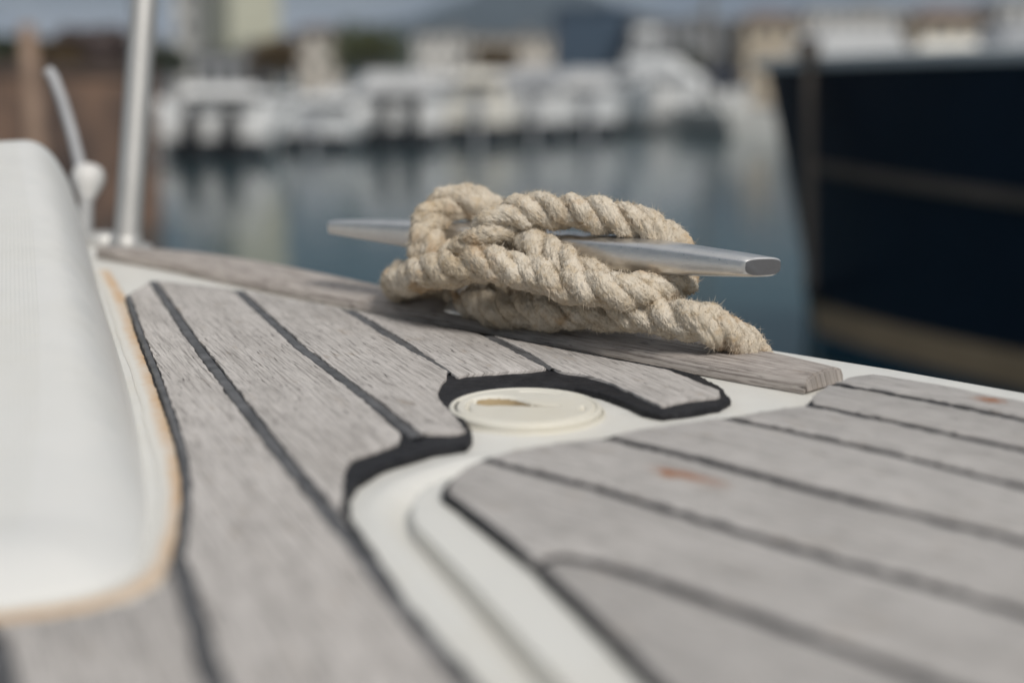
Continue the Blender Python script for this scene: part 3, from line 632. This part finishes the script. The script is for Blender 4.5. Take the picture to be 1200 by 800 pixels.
# ------------------------------------------------------------------ trees
def leafmat(n_, c): return plain(n_, c, .8, 0, .35, .8)
BARK = plain('bark', (.10, .075, .055, 1), .9, 0, .3, 4)
def tree(label, xc, ytop, z, wpx, leaf, base=1.0, seed=0):
    rs = np.random.default_rng(seed); top = W(xc, ytop, z); h = top.z-base; r = wpx/FPX*z/2*1.35
    e = empty('broadleaf_tree', loc=(top.x, top.y, base)); tag(e, label, 'tree', 'trees along the waterfront')
    bm = bmesh.new(); tube(bm, [(0, 0, -.1), (.1, 0, h*.25), (-.05, .1, h*.5), (0, 0, h*.8)], [h*.035, h*.026, h*.018, h*.006], 8)
    for q in range(6):
        a = q*1.05+seed; tube(bm, [(0, 0, h*(.3+.05*q)), (math.cos(a)*r*.4, math.sin(a)*r*.4, h*(.45+.05*q)), (math.cos(a)*r*.75, math.sin(a)*r*.75, h*(.55+.05*q))], [h*.014, h*.009, h*.003], 6)
    bmfin('trunk', bm, BARK, e)
    cl = []; 
    for q in range(16):
        a = rs.uniform(0, 6.28); rr_ = r*.62*math.sqrt(rs.random()); cl.append((math.cos(a)*rr_, math.sin(a)*rr_, h*rs.uniform(.42, .84), r*rs.uniform(.28, .46)))
    cl = np.array(cl); N = 2600; ci = rs.integers(0, 16, N); dv = rs.normal(size=(N, 3)); dv /= np.linalg.norm(dv, axis=1)[:, None]
    c = cl[ci, :3]+dv*cl[ci, 3:4]*(rs.random((N, 1))**.4); c[:, 2] = np.minimum(c[:, 2], h)
    a1 = rs.normal(size=(N, 3)); a1 /= np.linalg.norm(a1, axis=1)[:, None]; a2 = np.cross(a1, dv); a2 /= np.linalg.norm(a2, axis=1)[:, None]; sz = rs.uniform(.10, .22, (N, 1))
    Vt = np.stack([c-a1*sz, c+a2*sz*.6, c+a1*sz, c-a2*sz*.6], 1).reshape(-1, 3); me = fastmesh('crown', Vt, np.arange(N*4).reshape(-1, 4)); link('crown', me, leaf, e)
L1, L2, L3 = leafmat('olive_leaves', (.075, .085, .03, 1)), leafmat('brown_leaves', (.11, .075, .035, 1)), leafmat('dark_leaves', (.035, .045, .025, 1))
tree('brownish autumn tree between the cream block and the beige house', 322, 34, 104, 58, L2, seed=1)
tree('broad olive green tree behind the third white boat', 434, 22, 102, 96, L1, seed=2)
tree('dark bushy tree left of the first white boat', 190, 44, 103, 52, L3, seed=3)
tree('small brown tree in front of the beige terrace', 585, 50, 104, 48, L2, seed=4)
tree('dark green tree between the motor yacht and the grey mast', 812, 48, 118, 40, L3, seed=5)
tree('dark olive tree above the far end of the navy hull', 1160, 22, 110, 40, L3, seed=6)
tree('low olive tree in front of the wide white hotel', 1098, 34, 110, 40, L1, seed=7)

L4 = leafmat('mauve_twigs', (.10, .075, .07, 1))
tree('mauve brown bush on top of the dark quay beside the stanchion', 108, 40, 26, 84, L4, base=1.85, seed=8)
tree('dark straggly bush on top of the dark quay above the white coaming', 8, 52, 24, 70, L3, base=1.85, seed=9)
tree('brown bush on top of the dark quay between the timber pile and the bent rod', 62, 60, 22, 44, L2, base=1.85, seed=10)
# ------------------------------------------------------------------ background boats
BW = [plain('boat_white_a', (.78, .78, .77, 1), .35, 0, .05, 1), plain('boat_white_b', (.70, .71, .71, 1), .35, 0, .05, 1), plain('boat_cream', (.74, .71, .64, 1), .35, 0, .05, 1)]
BOTT = plain('dark_antifouling_and_shade', (.018, .022, .028, 1), .6, 0, .2, 2); GLASS = plain('boat_glass', (.02, .024, .03, 1), .12, 0, .2, 1)
BLACK = plain('black_motor_and_shade', (.02, .02, .022, 1), .4, 0, .2, 2); CANV = [plain('grey_canvas', (.42, .43, .45, 1), .8, 0, .1, 2), plain('navy_canvas', (.03, .045, .09, 1), .8, 0, .2, 2), plain('white_canvas', (.6, .6, .6, 1), .8, 0, .1, 2)]
def hullrings(L, Bm, fs, fb, n=14, keel=.35):
    out = []
    for q in range(n):
        t = q/(n-1); b_ = Bm/2*(1-max(0, (t-.35)/.65)**2.2)*(.92+.08*min(1, t/.35)); b_ = max(b_, .03); f_ = fs+(fb-fs)*t**1.6; x = L*t
        xo = x+.12*L*t**3*0; out.append([(x-.10*L*t**4, -b_*.55, -keel*(1-t**3)), (x-.07*L*t**4, -b_*.82, .10), (x, -b_, f_*.6), (x+.02*L*t**4, -b_*1.0, f_), (x+.02*L*t**4, b_*1.0, f_), (x, b_, f_*.6), (x-.07*L*t**4, b_*.82, .10), (x-.10*L*t**4, b_*.55, -keel*(1-t**3))])
    return out
def motorboat(label, xc, ywl, wpx, ytop, rz, mat, L=None, style='open', canv=0, motors=1, cat='motorboat', group='white motorboats moored in a row', stripe=.75):
    p = WL(xc, ywl); z = p.y; Bm = wpx/FPX*z; top = W(xc, ytop, z*1.0).z; L = L or Bm*2.6; Bm *= 1.14; fs = top*.56; fb = top*.74
    e = empty('motorboat', loc=(p.x, p.y, 0), rz=rz); tag(e, label, cat, group)     # local +x = bow, origin at the stern
    bm = bmesh.new(); loft(bm, hullrings(L, Bm, fs, fb)); ho = bmfin('hull', bm, mat, e, 30)
    bm = bmesh.new(); rg = hullrings(L, Bm, fs, fb); low = []
    for r in rg:
        y0 = abs(r[1][1])+.012; low.append([(r[0][0], -abs(r[0][1])-.012, r[0][2]), (r[1][0], -y0, .10), (r[1][0]*.6+r[2][0]*.4, -(abs(r[1][1])*.6+abs(r[2][1])*.4)-.012, .1+stripe*.5*fs*2*.5), (r[1][0]*.6+r[2][0]*.4, (abs(r[1][1])*.6+abs(r[2][1])*.4)+.012, .1+stripe*.5*fs*2*.5), (r[1][0], y0, .10), (r[0][0], abs(r[0][1])+.012, r[0][2])])
    low = [[(x-.012 if i_ == 0 else x, y, z_) for x, y, z_ in r] for i_, r in enumerate(low)]
    loft(bm, low); bmfin('antifouling', bm, BOTT, e, 30)  # dark bottom paint, which also stands in for shade along the waterline
    if style in ('open', 'canopy'):
        bm = bmesh.new(); box(bm, (L*.19, 0, fs+.01), (L*.30, Bm*.72, .06)); bmfin('cockpit', bm, BW[1], e)
    ch = top-fs
    bm = bmesh.new(); loft(bm, [[(L*.34, -Bm*.36, fs), (L*.74, -Bm*.24, fs*1.12), (L*.74, Bm*.24, fs*1.12), (L*.34, Bm*.36, fs)], [(L*.36, -Bm*.33, fs+ch*.45), (L*.66, -Bm*.2, fs+ch*.38), (L*.66, Bm*.2, fs+ch*.38), (L*.36, Bm*.33, fs+ch*.45)]]); bmfin('cabin', bm, mat, e)
    bm = bmesh.new(); loft(bm, [[(L*.37, -Bm*.32, fs+ch*.46), (L*.60, -Bm*.22, fs+ch*.40), (L*.60, Bm*.22, fs+ch*.40), (L*.37, Bm*.32, fs+ch*.46)], [(L*.35, -Bm*.29, fs+ch*.68), (L*.50, -Bm*.2, fs+ch*.68), (L*.50, Bm*.2, fs+ch*.68), (L*.35, Bm*.29, fs+ch*.68)]]); bmfin('windscreen', bm, GLASS, e)
    bm = bmesh.new()
    if style == 'canopy': loft(bm, [[(L*.04, -Bm*.44, fs+ch*.40), (L*.5, -Bm*.36, fs+ch*.69), (L*.5, Bm*.36, fs+ch*.69), (L*.04, Bm*.44, fs+ch*.40)], [(L*.05, -Bm*.30, top), (L*.46, -Bm*.26, top), (L*.46, Bm*.26, top), (L*.05, Bm*.30, top)]]); bmfin('canopy', bm, CANV[canv], e)
    else: loft(bm, [[(L*.22, -Bm*.34, fs+ch*.69), (L*.52, -Bm*.28, fs+ch*.69), (L*.52, Bm*.28, fs+ch*.69), (L*.22, Bm*.34, fs+ch*.69)], [(L*.24, -Bm*.28, top), (L*.48, -Bm*.22, top), (L*.48, Bm*.22, top), (L*.24, Bm*.28, top)]]); bmfin('roof', bm, mat, e)
    bm = bmesh.new()
    for s in (-1, 1):
        for q in range(5): t = .55+.1*q; r = hullrings(L, Bm, fs, fb)[min(13, int(t*13))]; tube(bm, [(r[3][0], s*abs(r[3][1])*.94, r[3][2]-.02), (r[3][0], s*abs(r[3][1])*.94, r[3][2]+.5)], .02, 6)
        tube(bm, [(hullrings(L, Bm, fs, fb)[q][3][0], s*abs(hullrings(L, Bm, fs, fb)[q][3][1])*.94, hullrings(L, Bm, fs, fb)[q][3][2]+.5) for q in range(7, 14)], .02, 6)
    bmfin('bow_rail', bm, STEEL, e)
    for q in range(motors):
        yy = (q-(motors-1)/2)*Bm*.3
        bm = bmesh.new(); box(bm, (-.32, yy, fs*.92), (.5, .42, .62), taper=.75); box(bm, (-.3, yy, fs*.35), (.2, .16, fs*1.1)); bmfin('outboard_motor', bm, BLACK if motors > 1 else CANV[0], e)  # twin motors are black to stand in for the shade at the stern
    return e
N90 = math.radians(90)
motorboat('small white motorboat with a dark open cockpit at the left end of the row', 251, 186, 128, 100, N90+.08, BW[0], style='open', motors=2, L=7)
motorboat('low white motorboat moored second in the row, beside the dark cockpit boat', 368, 176, 90, 112, N90-.05, BW[1], style='open', L=7)
motorboat('white cabin boat with a pale canopy in front of the olive tree', 467, 173, 98, 84, N90+.1, BW[0], style='canopy', canv=2, motors=2, L=8)
motorboat('cream cabin boat moored in front of the whitish apartment block', 560, 168, 72, 82, N90, BW[2], style='open', L=8)
motorboat('white motorboat with grey canopy in front of the beige terrace', 626, 165, 62, 78, N90-.08, BW[0], style='canopy', canv=0, L=8)
motorboat('white boat with a navy canopy below the dark blue boat shed', 690, 162, 66, 82, N90+.05, BW[1], style='canopy', canv=2, L=8)
motorboat('big white boat moored beyond the navy hull with a white canopy', 1010, 158, 120, 34, N90+.05, BW[0], style='canopy', canv=2, L=12)
motorboat('cream motorboat showing above the deck edge of the navy hull', 1120, 158, 96, 44, N90-.1, BW[2], style='open', L=10)
motorboat('white motorboat farthest right beyond the navy hull', 1215, 156, 96, 26, N90, BW[1], style='canopy', canv=0, L=10)
for lab, xc, wp, yt, mt, st_, cv in (('white boat roof showing between the two leftmost white motorboats in the second row', 330, 70, 108, BW[1], 'open', 0), ('cream boat roof in the second row above the low white motorboat', 405, 70, 106, BW[2], 'canopy', 2), ('white boat in the second row behind the cream cabin boat', 520, 76, 90, BW[0], 'open', 0),
                             ('white canopied boat in the second row in front of the beige terrace', 592, 66, 86, BW[0], 'canopy', 2), ('grey topped boat in the second row below the left side of the blue boat shed', 655, 66, 86, BW[1], 'canopy', 0), ('white boat in the second row just left of the motor yacht', 722, 56, 82, BW[0], 'open', 0)):
    motorboat(lab, xc, 150, wp, yt, -N90+.1, mt, L=9, style=st_, canv=cv, group='boats in the second row')
# the motor yacht, seen on its quarter, bow to the right
p = WL(728, 152); z = p.y; sc = z/FPX
e = empty('motor_yacht', loc=(p.x, p.y, 0), rz=-.7); tag(e, 'large white motor yacht with raked flybridge, bow pointing towards the navy hull', 'yacht')
L = 128*sc/math.cos(.7); Bm = L*.30; fs = 1.15; fb = 2.0
YW = plain('yacht_white', (.80, .80, .79, 1), .25, 0, .03, 1)
bm = bmesh.new(); loft(bm, hullrings(L, Bm, fs, fb, 18)); bmfin('hull', bm, YW, e, 30)
bm = bmesh.new(); loft(bm, [[(L*.16, -Bm*.40, fs), (L*.78, -Bm*.22, fs*1.35), (L*.78, Bm*.22, fs*1.35), (L*.16, Bm*.40, fs)], [(L*.2, -Bm*.36, 2.7), (L*.56, -Bm*.26, 2.7), (L*.56, Bm*.26, 2.7), (L*.2, Bm*.36, 2.7)]]); bmfin('cabin', bm, YW, e)
bm = bmesh.new(); loft(bm, [[(L*.30, -Bm*.388, 2.15), (L*.64, -Bm*.29, 2.15), (L*.64, Bm*.29, 2.15), (L*.30, Bm*.388, 2.15)], [(L*.31, -Bm*.378, 2.4), (L*.59, -Bm*.28, 2.4), (L*.59, Bm*.28, 2.4), (L*.31, Bm*.378, 2.4)]]); bmfin('windscreen', bm, GLASS, e)
bm = bmesh.new(); loft(bm, [[(L*.12, -Bm*.38, 2.7), (L*.52, -Bm*.26, 2.7), (L*.52, Bm*.26, 2.7), (L*.12, Bm*.38, 2.7)], [(L*.1, -Bm*.4, 3.5), (L*.42, -Bm*.26, 3.3), (L*.42, Bm*.26, 3.3), (L*.1, Bm*.4, 3.5)]]); bmfin('flybridge', bm, YW, e)
bm = bmesh.new(); tube(bm, [(L*.16, -Bm*.35, 3.4), (L*.2, -Bm*.3, 4.5), (L*.2, Bm*.3, 4.5), (L*.16, Bm*.35, 3.4)], .09, 8); box(bm, (L*.2, 0, 4.65), (.9, .9, .25), taper=.7); bmfin('radar_arch', bm, YW, e)
bm = bmesh.new(); rg = hullrings(L, Bm, fs, fb, 18)
loft(bm, [[(r[0][0], -abs(r[0][1])-.015, r[0][2]), (r[1][0], -abs(r[2][1])*.5-abs(r[1][1])*.5-.015, .5), (r[1][0], abs(r[2][1])*.5+abs(r[1][1])*.5+.015, .5), (r[0][0], abs(r[0][1])+.015, r[0][2])] for r in rg]); bmfin('antifouling', bm, BOTT, e)
# sailing boats with masts
MAST = plain('mast_grey', (.24, .22, .20, 1), .4, .3, .1, 1)
def sailboat(label, xc, ywl, Lm, rz, hull, mast_h, cover):
    p = WL(xc, ywl); e = empty('moored_yacht', loc=(p.x, p.y, 0), rz=rz); tag(e, label, 'sailboat', 'sailing yachts with bare masts')
    Bm = Lm*.3; bm = bmesh.new(); loft(bm, hullrings(Lm, Bm, 1.0, 1.25)); bmfin('hull', bm, hull, e, 30)
    bm = bmesh.new(); loft(bm, [[(Lm*.25, -Bm*.3, 1.0), (Lm*.68, -Bm*.18, 1.1), (Lm*.68, Bm*.18, 1.1), (Lm*.25, Bm*.3, 1.0)], [(Lm*.28, -Bm*.26, 1.45), (Lm*.62, -Bm*.15, 1.4), (Lm*.62, Bm*.15, 1.4), (Lm*.28, Bm*.26, 1.45)]]); bmfin('cabin', bm, hull, e)
    bm = bmesh.new(); tube(bm, [(Lm*.58, 0, 1.0), (Lm*.58, 0, mast_h)], [.15, .11], 10); tube(bm, [(Lm*.58, -.9, mast_h*.6), (Lm*.58, .9, mast_h*.6)], .03, 6); bmfin('mast', bm, MAST, e)
    bm = bmesh.new(); tube(bm, [(Lm*.57, 0, 2.15), (Lm*.12, 0, 2.2)], .06, 8); bmfin('boom', bm, MAST, e)
    bm = bmesh.new(); tube(bm, [(Lm*.56, 0, 2.45), (Lm*.4, 0, 2.4), (Lm*.14, 0, 2.32)], [.22, .2, .12], 10); bmfin('sail_cover', bm, cover, e)
    return e
sailboat('grey sailing yacht with a thick bare mast just left of the navy bow', 886, 160, 9, N90+.25, wl('dull_grey_hull', (.45, .45, .43, 1)), 12.5, CANV[1])
sailboat('white sailing yacht with a thin mast left of the tall cream block', 196, 150, 9, N90+.5, BW[0], 12, CANV[1])
# pontoon behind the row
PONT = plain('pontoon_timber', (.13, .11, .09, 1), .85, 0, .2, 2)
a = WL(150, 172); b = WL(1350, 140); e = empty('floating_pontoon', loc=((a.x+b.x)/2, (a.y+b.y)/2+9, 0), rz=math.atan2(b.y-a.y, b.x-a.x)); tag(e, 'long dark timber pontoon behind the row of moored motorboats', 'pontoon')
Lp = (b-a).length; bm = bmesh.new(); box(bm, (0, 0, .42), (Lp, 2.2, .22)); bmfin('walkway', bm, PONT, e)
bm = bmesh.new()
for q in range(14): box(bm, (-Lp/2+(q+.5)*Lp/14, 0, .1), (2.0, 1.9, .45))
bmfin('floats', bm, BLACK, e)

# ------------------------------------------------------------------ dark quay at the left, with a timber pile
STONE = plain('dark_quay_stone', (.085, .062, .052, 1), .9, 0, .45, 1.6, .4)
k = NT('wet_stained_stone'); o = k.coord('Object'); n = k.noise(o, 1.3, 5, .65); br = k.n('ShaderNodeTexBrick'); k.l(k.mapping(o, (.9, .9, .9)), br.inputs[0]); 
c = k.mix(k.ramp(n, (.35, 0.), (.65, 1.)), (.055, .044, .042, 1), (.24, .15, .105, 1)); STONE2 = k.set(c, .9, 0, k.bump(n, .6, .05))
e = empty('stone_quay', loc=(0, 0, 0)); tag(e, 'dark brown stone quay behind the steel stanchion and the white boat seat', 'quay')
pq = [W(182, 60, 17), W(60, 60, 16), W(-400, 60, 13), W(-420, 60, 30), W(176, 60, 34)]
bm = bmesh.new(); zt = 1.74
loft(bm, [[(p.x*1.0, p.y, -.6) for p in pq], [(p.x, p.y, zt) for p in pq]]); bmfin('quay_wall', bm, STONE2, e, 30)
bm = bmesh.new(); loft(bm, [[(p.x, p.y-.05, zt+.004) for p in pq], [(p.x, p.y-.05, zt+.16) for p in pq]]); bmfin('coping', bm, STONE, e, 30)
TIM = plain('brown_timber', (.32, .22, .16, 1), .85, 0, .3, 5)
bm = bmesh.new(); f0 = W(44, 190, 8.5); f1 = W(31, 32, 8.6); tube(bm, [(f0.x+.02, f0.y, -.8), f0, f1], [.060, .056, .052], 12); o_ = bmfin('timber_pile', bm, TIM)
tag(o_, 'leaning reddish brown timber pile in front of the dark quay', 'pile')

# ------------------------------------------------------------------ the navy hull at the right
bw = WL(958, 404); ang = math.atan2(-.80, .60)
e = empty('navy_yacht', loc=bw, rz=ang); tag(e, 'big navy blue boat hull with a cream waterline stripe at the right', 'boat')
NAVY = plain('navy_paint', (.0055, .0130, .0270, 1), .40, 0, .2, 1); NAVY.node_tree.nodes['Principled BSDF'].inputs['Specular IOR Level'].default_value = .25; CREAMP = plain('cream_stripe_paint', (.44, .31, .19, 1), .5, 0, .15, 2); TEAL = plain('blue_antifouling', (.009, .055, .09, 1), .6, 0, .2, 2); TAN = plain('tan_strake', (.14, .11, .088, 1), .6, 0, .2, 4)
def hb_(x, z):     # half breadth of the navy hull, x metres aft of the stem
    fl = .18+.42*np.clip(z/1.7, 0, 1)**.8
    return 1.9*(1-math.exp(-max(0, x+.05+.30*max(z, 0)/1.7)*.62))*(.62+fl*.6)*.62
def stem(z): return -.32*max(0, z/1.7)**1.1 if z > 0 else .25*min(1, -z)
ZV = [-.35, -.05, .10, .28, .5, .8, 1.08, 1.16, 1.4, 1.68]
def side(zs, out=0.0, x0=0.0, x1=10.0, sgn=-1, n=30, base=0.0):
    rows = []
    for q in range(n):
        t = (q/(n-1))**1.6; row = []
        for z in zs:
            x = stem(z)+x0+(x1-stem(z)-x0)*t; h_ = hb_(x-stem(z), z)*(0 if (q == 0 and x0 == 0) else 1); row.append((x, sgn*(h_+out), z))
        rows.append(row)
    return rows
def band(zs, m, name, out=0.0, x0=0.0):
    bm = bmesh.new()
    for sg_ in (-1, 1):
        R = [[bm.verts.new(Vector(p)) for p in r] for r in side(zs, out, x0, sgn=sg_)]
        for A_, B2 in zip(R, R[1:]):
            for k_ in range(len(zs)-1):
                try: bm.faces.new((A_[k_], A_[k_+1], B2[k_+1], B2[k_]))
                except ValueError: pass
    bmesh.ops.remove_doubles(bm, verts=bm.verts[:], dist=.0005); return bmfin(name, bm, m, e, 60)
band([.29, .5, .8, 1.08, 1.16, 1.4, 1.68], NAVY, 'hull'); band([.10, .16, .22, .29], CREAMP, 'waterline_stripe', .0); band([-.4, -.2, -.05, .10], TEAL, 'antifouling')
def strip(z0, z1, out, m, name, x0=.3, drop=0):
    bm = bmesh.new()
    for sg_ in (-1, 1):
        R = []
        dz0, dz1 = z0, z1
        for q in range(30):
            x = x0+(10-x0)*(q/29)**1.3; z0 = dz0-drop*min(x, 4); z1 = dz1-drop*min(x, 4); a0 = hb_(x-stem(z0), z0); a1 = hb_(x-stem(z1), z1)
            R.append([(x, sg_*(a0-.01), z0), (x, sg_*(a0+out), z0+.01), (x, sg_*(a1+out), z1-.01), (x, sg_*(a1-.01), z1)])
        loft(bm, R, True, True); z0, z1 = dz0, dz1
    return bmfin(name, bm, m, e, 30)
strip(1.09, 1.165, .035, TAN, 'rubbing_strake', .30, .05)
strip(1.66, 1.735, .03, BW[1], 'gunwale', -.45)
bm = bmesh.new(); R = []
for q in range(30):
    t = (q/29)**1.6; x = stem(1.68)+(10-stem(1.68))*t; h_ = hb_(x-stem(1.68), 1.68)*(q > 0)+.002; R.append([(x, -h_, 1.675), (x, 0, 1.70), (x, h_, 1.675)])
loft(bm, R, False, False); bmfin('deck', bm, BW[2], e, 60)
bm = bmesh.new(); xa = 10.0; loft(bm, [[(10, -hb_(10-stem(z), z), z) for z in ZV]+[(10, hb_(10-stem(z), z), z) for z in ZV[::-1]], [(10.01, -hb_(10-stem(z), z), z) for z in ZV]+[(10.01, hb_(10-stem(z), z), z) for z in ZV[::-1]]]); bmfin('transom', bm, NAVY, e)
bm = bmesh.new(); loft(bm, [[(3.2, -.9, 1.68), (7.8, -1.15, 1.68), (7.8, 1.15, 1.68), (3.2, .9, 1.68)], [(3.5, -.75, 2.0), (7.6, -1.0, 2.05), (7.6, 1.0, 2.05), (3.5, .75, 2.0)]]); bmfin('cabin', bm, BW[0], e)
# the tan line hanging down the navy bow, and its bollard head
inv = (Matrix.Translation(bw) @ Matrix.Rotation(ang, 4, 'Z')).inverted()
TANR = plain('tan_line', (.075, .064, .055, 1), .9, 0, .2, 20)
bm = bmesh.new(); zz_ = bw.y-.85; tube(bm, [W(948, y, zz_) for y in (66, 110, 180, 260, 335)]+[WL(952, 372, -.2)], .030, 10); tube(bm, [W(948, 48, zz_), W(948, 70, zz_)], .06, 12); o_ = bmfin('hanging_line', bm, TANR)
tag(o_, 'thick tan line hanging straight down over the bow of the navy hull', 'rope')

# ================================================================== LIGHT, CAMERA
EL, ROT = math.radians(44), math.radians(152)      # sun behind the camera, to the right
w = bpy.data.worlds.new('World'); SC.world = w; w.use_nodes = True; nt = w.node_tree; nt.nodes.clear()
out_ = nt.nodes.new('ShaderNodeOutputWorld'); bg = nt.nodes.new('ShaderNodeBackground'); nt.links.new(bg.outputs[0], out_.inputs[0])
sky = nt.nodes.new('ShaderNodeTexSky'); sky.sky_type = 'NISHITA'; sky.sun_disc = False; sky.sun_elevation = EL; sky.sun_rotation = ROT; sky.air_density = 1.0; sky.dust_density = 2.0
tc = nt.nodes.new('ShaderNodeTexCoord'); mp = nt.nodes.new('ShaderNodeMapping'); mp.inputs['Scale'].default_value = (2.4, 2.4, 13); nt.links.new(tc.outputs['Generated'], mp.inputs[0])
nz = nt.nodes.new('ShaderNodeTexNoise'); nz.inputs['Scale'].default_value = 2.2; nz.inputs['Detail'].default_value = 6; nz.inputs['Roughness'].default_value = .58; nt.links.new(mp.outputs[0], nz.inputs['Vector'])
cr = nt.nodes.new('ShaderNodeValToRGB'); cr.color_ramp.elements[0].position = .34; cr.color_ramp.elements[1].position = .68
cr.color_ramp.elements[0].color = (.56, .63, .77, 1); cr.color_ramp.elements[1].color = (1.34, 1.32, 1.28, 1); nt.links.new(nz.outputs[0], cr.inputs[0])
sx = nt.nodes.new('ShaderNodeSeparateXYZ'); nt.links.new(tc.outputs['Generated'], sx.inputs[0])
el = nt.nodes.new('ShaderNodeValToRGB'); nt.links.new(sx.outputs[2], el.inputs[0]); e_ = el.color_ramp.elements
for p_, c_ in ((.0, (3.1, 3.3, 3.75, 1)), (.05, (2.9, 3.1, 3.5, 1)), (.10, (.85, 1.15, 1.30, 1)), (.26, (.9, 1.2, 1.36, 1)), (.5, (4.6, 4.8, 5.0, 1)), (1.0, (7.6, 7.5, 7.2, 1))):
    q_ = e_[0] if p_ == 0 else (e_[-1] if p_ == 1.0 else e_.new(p_)); q_.color = c_
m0 = nt.nodes.new('ShaderNodeMix'); m0.data_type = 'RGBA'; m0.blend_type = 'MULTIPLY'; m0.inputs[0].default_value = 1; nt.links.new(el.outputs[0], m0.inputs[6]); nt.links.new(cr.outputs[0], m0.inputs[7])
mx = nt.nodes.new('ShaderNodeMix'); mx.data_type = 'RGBA'; mx.inputs[0].default_value = .9; nt.links.new(sky.outputs[0], mx.inputs[6]); nt.links.new(m0.outputs[2], mx.inputs[7])
nt.links.new(mx.outputs[2], bg.inputs[0]); bg.inputs[1].default_value = .10
sl_ = bpy.data.lights.new('sun', 'SUN'); sl_.energy = 2.6; sl_.angle = math.radians(13); sl_.color = (1, .96, .9); so_ = bpy.data.objects.new('sun', sl_); C.objects.link(so_)
# nishita: rotation measured clockwise from +y
sv = Vector((math.sin(ROT)*math.cos(EL), math.cos(ROT)*math.cos(EL), math.sin(EL))); so_.rotation_euler = sv.to_track_quat('Z', 'Y').to_euler(); so_.location = sv*20+Vector((0, 0, 5))

HZ = bpy.data.materials.new('sea_haze'); HZ.use_nodes = True; HZ.node_tree.nodes.clear(); ho_ = HZ.node_tree.nodes.new('ShaderNodeOutputMaterial'); hv = HZ.node_tree.nodes.new('ShaderNodeVolumePrincipled')
hv.inputs['Color'].default_value = (.7, .84, 1, 1); hv.inputs['Density'].default_value = .00013; HZ.node_tree.links.new(hv.outputs[0], ho_.inputs['Volume'])
bm = bmesh.new(); box(bm, (0, 1700, 95), (9000, 8600, 200)); hz = bmfin('haze', bm, HZ); tag(hz, kind='stuff')
cam = bpy.data.cameras.new('camera'); cam.lens = 50; cam.sensor_width = 36; cam.clip_start = .02; cam.clip_end = 12000
cam.dof.use_dof = True; cam.dof.focus_distance = .895; cam.dof.aperture_fstop = 2.8; cam.dof.aperture_blades = 0
co = bpy.data.objects.new('camera', cam); C.objects.link(co); co.location = (0, 0, HC); co.rotation_euler = (math.radians(90)-PW, 0, 0); SC.camera = co
SC.view_settings.view_transform = 'Standard'; SC.view_settings.look = 'None'; SC.view_settings.exposure = -0.08; SC.view_settings.gamma = 1
SC.render.engine = 'CYCLES'; SC.cycles.use_denoising = True; SC.cycles.max_bounces = 8; SC.cycles.sample_clamp_indirect = 6
